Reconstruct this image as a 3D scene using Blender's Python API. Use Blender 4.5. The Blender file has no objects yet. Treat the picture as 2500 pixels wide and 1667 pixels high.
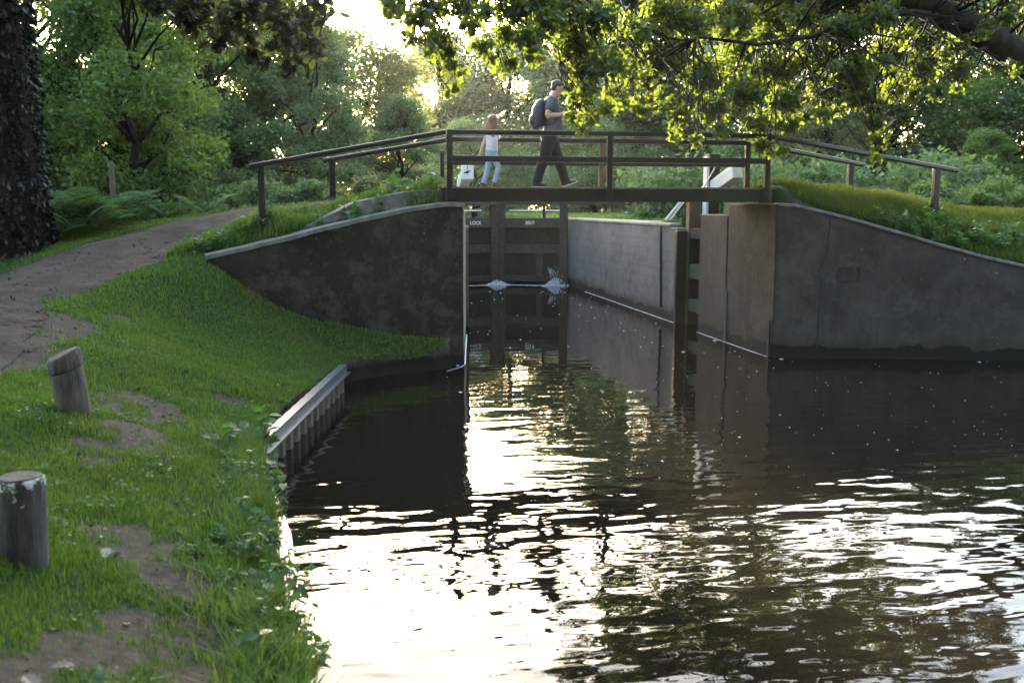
import bpy, math, random
import numpy as np
from mathutils import Vector, Matrix

# ------------------------------------------------------------------ camera, sky, sun, exposure
scene = bpy.context.scene
col = scene.collection
FPX = 2350.0
PITCH = math.atan(328 / FPX)
YAW = math.atan(410 * math.cos(PITCH) / FPX)
EYE = np.array([0.0, 0.0, 2.5])
FW = np.array([math.sin(YAW) * math.cos(PITCH), math.cos(YAW) * math.cos(PITCH), -math.sin(PITCH)])
RT = np.array([math.cos(YAW), -math.sin(YAW), 0.0])
UP = np.cross(RT, FW)
cd = bpy.data.cameras.new("camera")
cam = bpy.data.objects.new("camera", cd)
col.objects.link(cam)
cd.sensor_width = 36.0
cd.lens = FPX / 2500 * 36
cd.clip_end = 2000
cd.dof.use_dof = True
cd.dof.focus_distance = 16.0
cd.dof.aperture_fstop = 3.2
m = Matrix.Identity(4)
for i in range(3):
    m[i][0], m[i][1], m[i][2], m[i][3] = RT[i], UP[i], -FW[i], EYE[i]
cam.matrix_world = m
scene.camera = cam

SUN_AZ, SUN_EL = math.radians(1.3), math.radians(11.3)
w = bpy.data.worlds.new("World")
scene.world = w
w.use_nodes = True
nt = w.node_tree
sky = nt.nodes.new("ShaderNodeTexSky")
sky.sky_type = 'NISHITA'
sky.sun_disc = False
sky.sun_elevation = SUN_EL
sky.sun_rotation = SUN_AZ
sky.air_density, sky.dust_density, sky.ozone_density = 1.0, 1.6, 0.35
bg = nt.nodes["Background"]
bg.inputs[1].default_value = 0.15
nt.links.new(sky.outputs[0], bg.inputs[0])
sl = bpy.data.lights.new("sun", 'SUN')
sl.energy = 5.0
sl.angle = math.radians(0.5)
sl.color = (1.0, 0.9, 0.74)
sun = bpy.data.objects.new("sun", sl)
col.objects.link(sun)
sdir = Vector((math.sin(SUN_AZ) * math.cos(SUN_EL), math.cos(SUN_AZ) * math.cos(SUN_EL), math.sin(SUN_EL)))
sun.rotation_euler = sdir.to_track_quat('Z', 'Y').to_euler()
vs = scene.view_settings
vs.view_transform = 'Standard'
vs.look = 'None'
vs.gamma = 1
vs.exposure = 3.65
cy = scene.cycles
cy.max_bounces = 8
cy.diffuse_bounces = 3
cy.glossy_bounces = 4
cy.transmission_bounces = 4
cy.volume_bounces = 0
cy.transparent_max_bounces = 4
cy.use_denoising = True
cy.sample_clamp_indirect = 6.0

HAZE = 0.00011
rng = np.random.default_rng(7)
random.seed(7)


def ray(px, py):
    return FW + RT * (px - 1250) / FPX + UP * (833.5 - py) / FPX


def at_z(px, py, z):
    r = ray(px, py)
    return EYE + r * (z - EYE[2]) / r[2]


def at_Y(px, py, Y):
    r = ray(px, py)
    return EYE + r * Y / r[1]


# ------------------------------------------------------------------ helpers
def tag(o, label=None, cat=None, group=None, kind=None):
    for k, v in (("label", label), ("category", cat), ("group", group), ("kind", kind)):
        if v:
            o[k] = v
    return o


def link(name, me, mat=None, parent=None):
    o = bpy.data.objects.new(name, me)
    col.objects.link(o)
    if mat is not None and me is not None:
        for mm in (mat if isinstance(mat, (list, tuple)) else [mat]):
            me.materials.append(mm)
    if parent is not None:
        o.parent = parent
        o.matrix_parent_inverse = Matrix.Translation(-Vector(parent.location))
    return o


def empty(name, loc, label, cat, group=None):
    o = bpy.data.objects.new(name, None)
    col.objects.link(o)
    o.location = loc
    o.empty_display_size = 0.2
    return tag(o, label, cat, group)


def copy_tree(o, parent=None):
    c = o.copy()
    col.objects.link(c)
    c.parent = parent
    for ch in list(o.children):
        copy_tree(ch, c)
    return c


def np_mesh(name, verts, polys):
    """polys: list of (M,k) index arrays"""
    me = bpy.data.meshes.new(name)
    verts = np.asarray(verts, dtype=np.float32)
    me.vertices.add(len(verts))
    me.vertices.foreach_set("co", verts.ravel())
    idx = np.concatenate([np.asarray(p, dtype=np.int32).ravel() for p in polys])
    tot = np.concatenate([np.full(len(p), np.asarray(p).shape[1], dtype=np.int32) for p in polys])
    st = np.concatenate([[0], np.cumsum(tot)[:-1]]).astype(np.int32)
    me.loops.add(len(idx))
    me.loops.foreach_set("vertex_index", idx)
    me.polygons.add(len(tot))
    me.polygons.foreach_set("loop_start", st)
    me.polygons.foreach_set("loop_total", tot)
    me.update(calc_edges=True)
    return me


def smooth(me):
    me.polygons.foreach_set("use_smooth", [True] * len(me.polygons))


class MB:
    def __init__(s):
        s.v, s.f = [], []

    def add(s, vs_, fs):
        b = len(s.v)
        s.v += [tuple(map(float, v)) for v in vs_]
        s.f += [tuple(i + b for i in f) for f in fs]

    def box(s, lo, hi):
        x0, y0, z0 = lo
        x1, y1, z1 = hi
        s.add([(x0, y0, z0), (x1, y0, z0), (x1, y1, z0), (x0, y1, z0), (x0, y0, z1), (x1, y0, z1), (x1, y1, z1), (x0, y1, z1)],
              [(3, 2, 1, 0), (4, 5, 6, 7), (0, 1, 5, 4), (1, 2, 6, 5), (2, 3, 7, 6), (3, 0, 4, 7)])

    def bar(s, a, b, wd, ht, up=(0, 0, 1)):
        a, b, up = Vector(a), Vector(b), Vector(up)
        d = (b - a).normalized()
        sd = d.cross(up).normalized()
        u = sd.cross(d).normalized()
        q = []
        for p in (a, b):
            for i, j in ((-1, -1), (1, -1), (1, 1), (-1, 1)):
                q.append(p + sd * wd / 2 * i + u * ht / 2 * j)
        s.add(q, [(0, 1, 2, 3), (7, 6, 5, 4), (0, 4, 5, 1), (1, 5, 6, 2), (2, 6, 7, 3), (3, 7, 4, 0)])

    def tube(s, pts, rad, n=8, cap=True):
        """pts list, rad: list of r or (a,b)"""
        pts = [Vector(p) for p in pts]
        rings = []
        ref = None
        for i, p in enumerate(pts):
            d = (pts[min(i + 1, len(pts) - 1)] - pts[max(i - 1, 0)]).normalized()
            if ref is None:
                ref = Vector((0, 1, 0)) if abs(d.y) < 0.9 else Vector((1, 0, 0))
            e1 = (ref - d * ref.dot(d)).normalized()
            e2 = d.cross(e1)
            ref = e1
            r = rad[i] if isinstance(rad, (list, tuple)) else rad
            ra, rb = r if isinstance(r, (list, tuple)) else (r, r)
            rings.append([p + e1 * ra * math.cos(2 * math.pi * k / n) + e2 * rb * math.sin(2 * math.pi * k / n) for k in range(n)])
        vs_ = [v for r in rings for v in r]
        fs = []
        for i in range(len(rings) - 1):
            for k in range(n):
                a, b = i * n + k, i * n + (k + 1) % n
                fs.append((a, b, b + n, a + n))
        if cap:
            fs.append(tuple(range(n - 1, -1, -1)))
            fs.append(tuple((len(rings) - 1) * n + k for k in range(n)))
        s.add(vs_, fs)

    def ball(s, c, r, n=12, m_=8, rot=None):
        c = Vector(c)
        r = r if isinstance(r, (list, tuple)) else (r, r, r)
        vs_ = []
        for i in range(1, m_):
            t = math.pi * i / m_
            for k in range(n):
                p = 2 * math.pi * k / n
                v = Vector((r[0] * math.sin(t) * math.cos(p), r[1] * math.sin(t) * math.sin(p), r[2] * math.cos(t)))
                if rot is not None:
                    v = rot @ v
                vs_.append(c + v)
        top, bot = Vector((0, 0, r[2])), Vector((0, 0, -r[2]))
        if rot is not None:
            top, bot = rot @ top, rot @ bot
        vs_ += [c + top, c + bot]
        T, B = len(vs_) - 2, len(vs_) - 1
        fs = []
        for k in range(n):
            fs.append((T, k, (k + 1) % n))
            for i in range(m_ - 2):
                a, b = i * n + k, i * n + (k + 1) % n
                fs.append((a, a + n, b + n, b))
            fs.append((B, (m_ - 2) * n + (k + 1) % n, (m_ - 2) * n + k))
        s.add(vs_, fs)

    def strip(s, rows):
        """rows: list of equal length lists of points -> quad grid"""
        n = len(rows[0])
        fs = []
        for i in range(len(rows) - 1):
            for k in range(n - 1):
                a = i * n + k
                fs.append((a, a + 1, a + n + 1, a + n))
        s.add([p for r in rows for p in r], fs)

    def loop_strip(s, rows, cap=True):
        n = len(rows[0])
        fs = []
        for i in range(len(rows) - 1):
            for k in range(n):
                a, b = i * n + k, i * n + (k + 1) % n
                fs.append((a, b, b + n, a + n))
        if cap:
            fs += [tuple(range(n - 1, -1, -1)), tuple((len(rows) - 1) * n + k for k in range(n))]
        s.add([p for r in rows for p in r], fs)

    def build(s, name, mat=None, parent=None, sm=False, bevel=0.0):
        me = bpy.data.meshes.new(name)
        me.from_pydata(s.v, [], s.f)
        me.update()
        if sm:
            smooth(me)
        o = link(name, me, mat, parent)
        if bevel:
            bv = o.modifiers.new("bevel", 'BEVEL')
            bv.width = bevel
            bv.segments = 2
            bv.limit_method = 'ANGLE'
        return o


# value noise on the plane (numpy)
_tab = np.random.default_rng(3).random((256, 256))


def vnoise(x, y):
    xi, yi = np.floor(x).astype(int), np.floor(y).astype(int)
    fx, fy = x - xi, y - yi
    fx, fy = fx * fx * (3 - 2 * fx), fy * fy * (3 - 2 * fy)
    g = lambda a, b: _tab[a % 256, b % 256]
    return (g(xi, yi) * (1 - fx) + g(xi + 1, yi) * fx) * (1 - fy) + (g(xi, yi + 1) * (1 - fx) + g(xi + 1, yi + 1) * fx) * fy


def fbm(x, y, o=4):
    t, a, s = 0, 0.5, 0
    for i in range(o):
        t = t + a * vnoise(x * 2 ** i + 17.3 * i, y * 2 ** i + 9.1 * i)
        s += a
        a *= 0.55
    return t / s


def sstep(a, b, x):
    t = np.clip((x - a) / (b - a), 0, 1)
    return t * t * (3 - 2 * t)


# ------------------------------------------------------------------ materials
def new_mat(name):
    mt = bpy.data.materials.new(name)
    mt.use_nodes = True
    t = mt.node_tree
    return mt, t, t.nodes["Principled BSDF"], t.nodes["Material Output"]


def N(t, kind, **kw):
    n = t.nodes.new(kind)
    for k, v in kw.items():
        if k.startswith("i_"):
            n.inputs[int(k[2:]) if k[2:].isdigit() else k[2:]].default_value = v
        else:
            setattr(n, k, v)
    return n


def ramp(t, fac, stops):
    r = t.nodes.new("ShaderNodeValToRGB")
    e = r.color_ramp.elements
    while len(e) < len(stops):
        e.new(0.5)
    for i, (p, c) in enumerate(stops):
        e[i].position = p
        e[i].color = (c[0], c[1], c[2], 1) if isinstance(c, (list, tuple)) else (c, c, c, 1)
    t.links.new(fac, r.inputs[0])
    return r.outputs[0]


def coords(t, scale=(1, 1, 1)):
    g = N(t, "ShaderNodeNewGeometry")
    mp = N(t, "ShaderNodeMapping")
    mp.inputs["Scale"].default_value = scale
    t.links.new(g.outputs["Position"], mp.inputs[0])
    return mp.outputs[0]


def noise(t, vec, scale, detail=4, rough=0.6):
    n = N(t, "ShaderNodeTexNoise")
    n.inputs["Scale"].default_value = scale
    n.inputs["Detail"].default_value = detail
    n.inputs["Roughness"].default_value = rough
    t.links.new(vec, n.inputs["Vector"])
    return n.outputs["Fac"]


def mixc(t, fac, a, b, mode='MIX'):
    x = N(t, "ShaderNodeMix", data_type='RGBA', blend_type=mode)
    for sock, val in ((x.inputs[0], fac), (x.inputs[6], a), (x.inputs[7], b)):
        if hasattr(val, "links"):
            t.links.new(val, sock)
        else:
            sock.default_value = (val[0], val[1], val[2], 1) if isinstance(val, (list, tuple)) else val
    return x.outputs[2]


def bump(t, h, bsdf, strength=0.3, dist=0.02):
    b = N(t, "ShaderNodeBump")
    b.inputs["Strength"].default_value = strength
    b.inputs["Distance"].default_value = dist
    t.links.new(h, b.inputs["Height"])
    t.links.new(b.outputs[0], bsdf.inputs["Normal"])


def simple(name, c, rough=0.6, var=0.25, scale=8, bstr=0.2, stretch=(1, 1, 1), metal=0.0, spec=0.5):
    mt, t, b, _ = new_mat(name)
    v = coords(t, stretch)
    n = noise(t, v, scale)
    lo = [x * (1 - var) for x in c]
    hi = [min(1, x * (1 + var)) for x in c]
    t.links.new(ramp(t, n, [(0.3, lo), (0.7, hi)]), b.inputs["Base Color"])
    b.inputs["Roughness"].default_value = rough
    b.inputs["Metallic"].default_value = metal
    b.inputs["Specular IOR Level"].default_value = spec
    if bstr:
        bump(t, n, b, bstr, 0.01)
    return mt


def leaf_mat(name, c, trans, tfac=0.5, rough=0.45, var=0.35, spec=0.35, patchy=None):
    mt, t, b, out = new_mat(name)
    g = N(t, "ShaderNodeNewGeometry")
    r = g.outputs["Random Per Island"]
    c1 = ramp(t, r, [(0, [x * (1 - var) for x in c]), (0.75, c), (1, [c[0] * (1 + 1.6 * var), c[1] * (1 + var), c[2]])])
    if patchy:
        pn = noise(t, coords(t), 0.9, 4, 0.6)
        c1 = mixc(t, ramp(t, pn, [(0.4, 0), (0.65, 0.9)]), c1, patchy)
        p2_ = noise(t, coords(t), 3.2, 5, 0.7)
        c1 = mixc(t, ramp(t, p2_, [(0.52, 0), (0.66, 0.75)]), c1, [c[0] * .5, c[1] * .55, c[2] * .8])
    t.links.new(c1, b.inputs["Base Color"])
    b.inputs["Roughness"].default_value = rough
    b.inputs["Specular IOR Level"].default_value = spec
    tr = N(t, "ShaderNodeBsdfTranslucent")
    c2 = ramp(t, r, [(0, [x * (1 - var) for x in trans]), (0.8, trans), (1, [trans[0] * 1.3, trans[1] * 1.05, trans[2]])])
    t.links.new(c2, tr.inputs[0])
    mx = N(t, "ShaderNodeMixShader")
    mx.inputs[0].default_value = tfac
    t.links.new(b.outputs[0], mx.inputs[1])
    t.links.new(tr.outputs[0], mx.inputs[2])
    t.links.new(mx.outputs[0], out.inputs[0])
    return mt


def concrete(name, base, dark, light, wet=0.25, lichen=True, boards=False):
    mt, t, b, _ = new_mat(name)
    v = coords(t)
    big = noise(t, v, 0.9, 5, 0.65)
    fine = noise(t, v, 9, 6, 0.7)
    streak = noise(t, coords(t, (5, 5, 0.35)), 1.3, 5, 0.7)
    c1 = mixc(t, ramp(t, big, [(0.35, 0), (0.66, 1)]), dark, base)
    c2 = mixc(t, ramp(t, streak, [(0.45, 0), (0.75, 0.75)]), c1, dark)
    blot = noise(t, v, 2.8, 6, 0.72)
    c2 = mixc(t, ramp(t, blot, [(0.5, 0), (0.62, 0.8)]), c2, [x * 0.72 for x in light])
    c2 = mixc(t, ramp(t, blot, [(0.3, 0.8), (0.42, 0)]), c2, [dark[0] * .7, dark[1] * .75, dark[2] * .6])
    c3 = mixc(t, ramp(t, fine, [(0.55, 0), (0.72, 0.6)]), c2, light)
    if lichen:
        vo = N(t, "ShaderNodeTexVoronoi")
        vo.inputs["Scale"].default_value = 3.2
        t.links.new(v, vo.inputs["Vector"])
        sz = noise(t, v, 0.8, 2)
        dist = N(t, "ShaderNodeMath", operation='ADD')
        t.links.new(vo.outputs["Distance"], dist.inputs[0])
        wob = noise(t, v, 22, 3)
        ml = N(t, "ShaderNodeMath", operation='MULTIPLY', i_1=0.2)
        t.links.new(wob, ml.inputs[0])
        t.links.new(ml.outputs[0], dist.inputs[1])
        sub = N(t, "ShaderNodeMath", operation='SUBTRACT')
        t.links.new(dist.outputs[0], sub.inputs[0])
        mul2 = N(t, "ShaderNodeMath", operation='MULTIPLY', i_1=0.25)
        t.links.new(sz, mul2.inputs[0])
        t.links.new(mul2.outputs[0], sub.inputs[1])
        spot = ramp(t, sub.outputs[0], [(0.0, 0.75), (0.02, 0.0)])
        c3 = mixc(t, spot, c3, [x * 1.9 for x in light])
    if boards:
        sx = N(t, "ShaderNodeSeparateXYZ")
        g = N(t, "ShaderNodeNewGeometry")
        t.links.new(g.outputs["Position"], sx.inputs[0])
        mo = N(t, "ShaderNodeMath", operation='PINGPONG', i_1=0.11)
        t.links.new(sx.outputs["Z"], mo.inputs[0])
        c3 = mixc(t, ramp(t, mo.outputs[0], [(0, 0.35), (0.016, 0)]), c3, [x * 0.5 for x in dark])
    # tide mark: damp algae band near the water with a ragged top
    g = N(t, "ShaderNodeNewGeometry")
    sx = N(t, "ShaderNodeSeparateXYZ")
    t.links.new(g.outputs["Position"], sx.inputs[0])
    ad = N(t, "ShaderNodeMath", operation='MULTIPLY_ADD', i_1=-0.35)
    t.links.new(noise(t, v, 2.5, 4), ad.inputs[0])
    t.links.new(sx.outputs["Z"], ad.inputs[2])
    wetf = ramp(t, ad.outputs[0], [(0.0, 0.85), (max(wet - 0.17, 0.05), 0)])
    c3 = mixc(t, wetf, c3, (0.035, 0.034, 0.018))
    c3 = mixc(t, ramp(t, ad.outputs[0], [(0.0, 0.92), (0.035, 0)]), c3, (0.008, 0.008, 0.007))
    t.links.new(c3, b.inputs["Base Color"])
    b.inputs["Roughness"].default_value = 0.85
    b.inputs["Specular IOR Level"].default_value = 0.25
    hb = N(t, "ShaderNodeMath", operation='ADD')
    t.links.new(fine, hb.inputs[0])
    t.links.new(streak, hb.inputs[1])
    bump(t, hb.outputs[0], b, 0.45, 0.02)
    return mt


M = {}
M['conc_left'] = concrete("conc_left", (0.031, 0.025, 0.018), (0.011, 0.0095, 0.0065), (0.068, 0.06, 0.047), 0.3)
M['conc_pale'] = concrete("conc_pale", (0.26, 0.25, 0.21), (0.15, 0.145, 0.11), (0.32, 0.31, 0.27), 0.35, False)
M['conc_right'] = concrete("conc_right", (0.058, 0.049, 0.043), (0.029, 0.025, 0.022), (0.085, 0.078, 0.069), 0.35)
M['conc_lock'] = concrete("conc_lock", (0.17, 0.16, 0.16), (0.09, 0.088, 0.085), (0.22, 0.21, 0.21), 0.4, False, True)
M['coping'] = simple("coping", (0.12, 0.115, 0.11), 0.85, 0.45, 6, 0.5)
M['groove'] = simple("groove", (0.02, 0.02, 0.02), 0.8)
M['black_timber'] = simple("black_timber", (0.012, 0.0105, 0.009), 0.4, 0.4, 12, 0.35, (1, 1, 1), 0, 0.35)
M['rail_paint'] = simple("rail_paint", (0.013, 0.0115, 0.0105), 0.36, 0.3, 12, 0.15, (1, 1, 1), 0, 0.4)
M['gate_timber'] = simple("gate_timber", (0.036, 0.028, 0.022), 0.8, 0.45, 4, 0.5, (1.5, 1.5, 6), 0, 0.15)
M['gate_board'] = simple("gate_board", (0.016, 0.013, 0.0105), 0.8, 0.45, 4, 0.5, (6, 6, 1), 0, 0.15)
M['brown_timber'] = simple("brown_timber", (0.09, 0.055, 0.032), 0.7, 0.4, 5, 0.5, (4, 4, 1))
M['mossy_timber'] = simple("mossy_timber", (0.045, 0.048, 0.02), 0.9, 0.5, 9, 0.8)
M['white_paint'] = simple("white_paint", (0.6, 0.6, 0.6), 0.5, 0.12, 7, 0.2)
M['black_paint'] = simple("black_paint", (0.02, 0.02, 0.02), 0.5)
M['galv'] = simple("galv", (0.24, 0.245, 0.26), 0.35, 0.2, 9, 0.15, (1, 1, 1), 0.75)
M['pile_steel'] = simple("pile_steel", (0.13, 0.115, 0.10), 0.55, 0.45, 7, 0.3, (1, 1, .4), 0.25)
M['bark'] = simple("bark", (0.022, 0.018, 0.014), 0.9, 0.5, 7, 1.0, (1, 1, .3), 0, 0.12)
M['twig'] = simple("twig", (0.06, 0.045, 0.03), 0.85, 0.3, 9, 0.4)
M['foam'] = simple("foam", (0.5, 0.53, 0.6), 0.6, 0.1, 30, 0.4)
M['deck'] = simple("deck", (0.16, 0.12, 0.08), 0.75, 0.35, 6, 0.5, (1, 7, 1))


def wood_post(name, c, spots):
    mt, t, b, _ = new_mat(name)
    v = coords(t)
    grain = noise(t, coords(t, (14, 14, 1.6)), 2.2, 6, 0.7)
    blot = noise(t, v, 6, 4)
    c1 = ramp(t, grain, [(0.32, [x * 0.3 for x in c]), (0.68, [x * 1.6 for x in c])])
    c2 = mixc(t, ramp(t, blot, [(0.5, 0), (0.7, 0.6)]), c1, [c[0] * 0.8, c[1] * 0.65, c[2] * 0.5])
    if spots:
        g = N(t, "ShaderNodeNewGeometry")
        sx = N(t, "ShaderNodeSeparateXYZ")
        t.links.new(g.outputs["Position"], sx.inputs[0])
        hz = ramp(t, sx.outputs["Z"], [(0.0, 0), (1.0, 1)])
        sp = noise(t, v, 17, 5, 0.7)
        mr = N(t, "ShaderNodeMapRange", i_1=spots - 0.2, i_2=spots, i_3=0, i_4=0.27)
        t.links.new(sx.outputs["Z"], mr.inputs[0])
        ad = N(t, "ShaderNodeMath", operation='ADD')
        t.links.new(sp, ad.inputs[0])
        t.links.new(mr.outputs[0], ad.inputs[1])
        c2 = mixc(t, ramp(t, ad.outputs[0], [(0.72, 0), (0.78, 1)]), c2, (0.62, 0.62, 0.6))
    t.links.new(c2, b.inputs["Base Color"])
    b.inputs["Roughness"].default_value = 0.85
    bump(t, grain, b, 0.8, 0.02)
    return mt


# foliage
M['oak_leaf'] = leaf_mat("oak_leaf", (0.028, 0.05, 0.022), (0.16, 0.21, 0.012), 0.45, 0.4, 0.4, 0.45)
M['dark_leaf'] = leaf_mat("dark_leaf", (0.018, 0.026, 0.012), (0.035, 0.045, 0.008), 0.35, 0.5)
M['ivy_leaf'] = leaf_mat("ivy_leaf", (0.009, 0.014, 0.012), (0.012, 0.025, 0.006), 0.2, 0.5)
M['leaf_a'] = leaf_mat("leaf_a", (0.065, 0.12, 0.04), (0.22, 0.32, 0.04), 0.42, 0.6)
M['leaf_b'] = leaf_mat("leaf_b", (0.08, 0.13, 0.065), (0.16, 0.26, 0.06), 0.4, 0.6)
M['leaf_c'] = leaf_mat("leaf_c", (0.10, 0.12, 0.06), (0.26, 0.28, 0.06), 0.4, 0.6)
M['leaf_d'] = leaf_mat("leaf_d", (0.045, 0.08, 0.04), (0.14, 0.2, 0.03), 0.38, 0.55)
M['leaf_y'] = leaf_mat("leaf_y", (0.08, 0.095, 0.025), (0.22, 0.22, 0.02), 0.5, 0.6)
M['bramble'] = leaf_mat("bramble", (0.075, 0.14, 0.055), (0.2, 0.32, 0.06), 0.4, 0.55)
M['fern'] = leaf_mat("fern", (0.07, 0.13, 0.055), (0.16, 0.26, 0.04), 0.4, 0.6)
M['nettle'] = leaf_mat("nettle", (0.06, 0.14, 0.05), (0.14, 0.28, 0.04), 0.4, 0.5)
M['grass'] = leaf_mat("grass", (0.088, 0.165, 0.039), (0.19, 0.32, 0.035), 0.35, 0.6, 0.45, 0.25, (0.15, 0.165, 0.04))
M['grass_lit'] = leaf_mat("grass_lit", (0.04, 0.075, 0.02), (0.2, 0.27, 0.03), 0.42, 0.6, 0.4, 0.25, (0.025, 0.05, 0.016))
M['dry_grass'] = leaf_mat("dry_grass", (0.20, 0.19, 0.10), (0.3, 0.28, 0.12), 0.4, 0.7)
M['dead_leaf'] = simple("dead_leaf", (0.16, 0.165, 0.15), 0.7, 0.3, 40, 0.3)
M['fallen_brown'] = simple("fallen_brown", (0.2, 0.15, 0.11), 0.7, 0.3, 40, 0.3)


def ground_mat():
    mt, t, b, _ = new_mat("ground")
    v = coords(t)
    at = N(t, "ShaderNodeAttribute", attribute_name="wear")
    n1 = noise(t, v, 14, 6, 0.7)
    n2 = noise(t, v, 1.6, 4)
    soil = ramp(t, n1, [(0.3, (0.036, 0.028, 0.022)), (0.55, (0.07, 0.056, 0.047)), (0.75, (0.12, 0.102, 0.09))])
    turf = mixc(t, n2, (0.022, 0.04, 0.01), (0.04, 0.07, 0.015))
    ad = N(t, "ShaderNodeMath", operation='MULTIPLY_ADD', i_1=0.5, i_2=-0.25)
    t.links.new(n1, ad.inputs[0])
    ad2 = N(t, "ShaderNodeMath", operation='ADD')
    t.links.new(ad.outputs[0], ad2.inputs[0])
    t.links.new(at.outputs["Fac"], ad2.inputs[1])
    c = mixc(t, ramp(t, ad2.outputs[0], [(0.4, 0), (0.6, 1)]), turf, soil)
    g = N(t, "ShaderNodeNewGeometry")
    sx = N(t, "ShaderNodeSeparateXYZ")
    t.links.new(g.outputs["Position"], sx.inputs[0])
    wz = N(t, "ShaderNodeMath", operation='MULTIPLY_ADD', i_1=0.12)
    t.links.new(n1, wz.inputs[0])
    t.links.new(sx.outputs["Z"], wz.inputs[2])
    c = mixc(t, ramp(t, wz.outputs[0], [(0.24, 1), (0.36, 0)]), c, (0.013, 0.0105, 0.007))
    t.links.new(c, b.inputs["Base Color"])
    b.inputs["Roughness"].default_value = 0.95
    b.inputs["Specular IOR Level"].default_value = 0.2
    bump(t, n1, b, 0.8, 0.04)
    return mt


def path_mat():
    mt, t, b, _ = new_mat("path_dirt")
    v = coords(t)
    n1 = noise(t, v, 2.2, 6, 0.65)
    n2 = noise(t, v, 26, 5, 0.7)
    c = ramp(t, n1, [(0.3, (0.042, 0.029, 0.021)), (0.55, (0.088, 0.065, 0.05)), (0.75, (0.15, 0.118, 0.096))])
    c = mixc(t, ramp(t, n2, [(0.35, 0.7), (0.5, 0)]), c, (0.07, 0.055, 0.045))
    vo = N(t, "ShaderNodeTexVoronoi")
    vo.inputs["Scale"].default_value = 16
    t.links.new(v, vo.inputs["Vector"])
    c = mixc(t, ramp(t, vo.outputs["Distance"], [(0.10, 0.7), (0.16, 0)]), c, (0.17, 0.155, 0.145))
    t.links.new(c, b.inputs["Base Color"])
    b.inputs["Roughness"].default_value = 0.95
    b.inputs["Specular IOR Level"].default_value = 0.2
    h = N(t, "ShaderNodeMath", operation='MULTIPLY_ADD', i_1=0.5)
    t.links.new(n2, h.inputs[0])
    t.links.new(n1, h.inputs[2])
    bump(t, h.outputs[0], b, 1.0, 0.14)
    return mt


def water_mat():
    mt, t, b, _ = new_mat("canal_water")
    b.inputs["Base Color"].default_value = (0.010, 0.008, 0.005, 1)
    b.inputs["Roughness"].default_value = 0.015
    b.inputs["IOR"].default_value = 1.333
    g = N(t, "ShaderNodeNewGeometry")
    sx = N(t, "ShaderNodeSeparateXYZ")
    t.links.new(g.outputs["Position"], sx.inputs[0])
    # wind ripples die out towards the sheltered lock
    near = N(t, "ShaderNodeMapRange", i_1=4.0, i_2=17.0, i_3=1.0, i_4=0.0)
    t.links.new(sx.outputs["Y"], near.inputs[0])
    pw = N(t, "ShaderNodeMath", operation='POWER', i_1=1.25)
    t.links.new(near.outputs[0], pw.inputs[0])
    amp = N(t, "ShaderNodeMath", operation='MULTIPLY_ADD', i_1=1.0, i_2=0.10)
    t.links.new(pw.outputs[0], amp.inputs[0])
    a1 = noise(t, coords(t, (0.75, 1.6, 1)), 3.0, 0.6, 0.4)
    a2 = noise(t, coords(t, (0.9, 1.8, 1)), 7.5, 0.5, 0.5)
    a3 = noise(t, coords(t, (1, 1.6, 1)), 1.1, 2, 0.5)
    s1 = N(t, "ShaderNodeMath", operation='MULTIPLY_ADD', i_1=0.16)
    t.links.new(a2, s1.inputs[0])
    t.links.new(a1, s1.inputs[2])
    patch = ramp(t, a3, [(0.35, 0.45), (0.65, 1.0)])
    mm = N(t, "ShaderNodeMath", operation='MULTIPLY')
    t.links.new(s1.outputs[0], mm.inputs[0])
    t.links.new(patch, mm.inputs[1])
    m2 = N(t, "ShaderNodeMath", operation='MULTIPLY')
    t.links.new(mm.outputs[0], m2.inputs[0])
    t.links.new(amp.outputs[0], m2.inputs[1])
    bump(t, m2.outputs[0], b, 1.0, WAVE)
    return mt


WAVE = 0.0145
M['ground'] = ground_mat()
M['path'] = path_mat()
M['water'] = water_mat()

# ------------------------------------------------------------------ terrain
LW0, LW1 = np.array([1.82, 15.05]), np.array([-1.9, 14.25])       # left wing wall: pier corner -> low end
LWD = (LW1 - LW0) / np.linalg.norm(LW1 - LW0)
LWL = np.linalg.norm(LW1 - LW0)
LWN = np.array([LWD[1], -LWD[0]])                                  # pointing behind the wall
if LWN[0] > 0:
    LWN = -LWN
RW = np.array([[7.02, 14.95], [10.95, 13.95], [16.0, 12.7], [30, 10.0]])  # right wing wall


def wall_hit(px, py):
    """point of the left wing wall's front plane seen at that pixel: (t along the wall, z)"""
    r = ray(px, py)
    d = r[:2]
    A = np.array([[d[0], -LWD[0]], [d[1], -LWD[1]]])
    s, t_ = np.linalg.solve(A, LW0)
    return t_, EYE[2] + r[2] * s


def tps_fit(P):
    P = np.array(P, float)
    X, z = P[:, :2], P[:, 2]
    n = len(X)
    D = np.linalg.norm(X[:, None] - X[None], axis=2)
    K = np.where(D > 0, D * D * np.log(D + 1e-12), 0) + np.eye(n) * 0.02
    Q = np.hstack([np.ones((n, 1)), X])
    A = np.block([[K, Q], [Q.T, np.zeros((3, 3))]])
    sol = np.linalg.solve(A, np.concatenate([z, np.zeros(3)]))
    return X, sol


def tps_eval(fit, x, y):
    X, sol = fit
    out = sol[-3] + sol[-2] * x + sol[-1] * y
    for (a, b), c in zip(X, sol[:-3]):
        d2 = (x - a) ** 2 + (y - b) ** 2
        out = out + c * 0.5 * d2 * np.log(d2 + 1e-12)
    return out


def pz(px, py, z):
    p = at_z(px, py, z)
    return (p[0], p[1], z)


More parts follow.
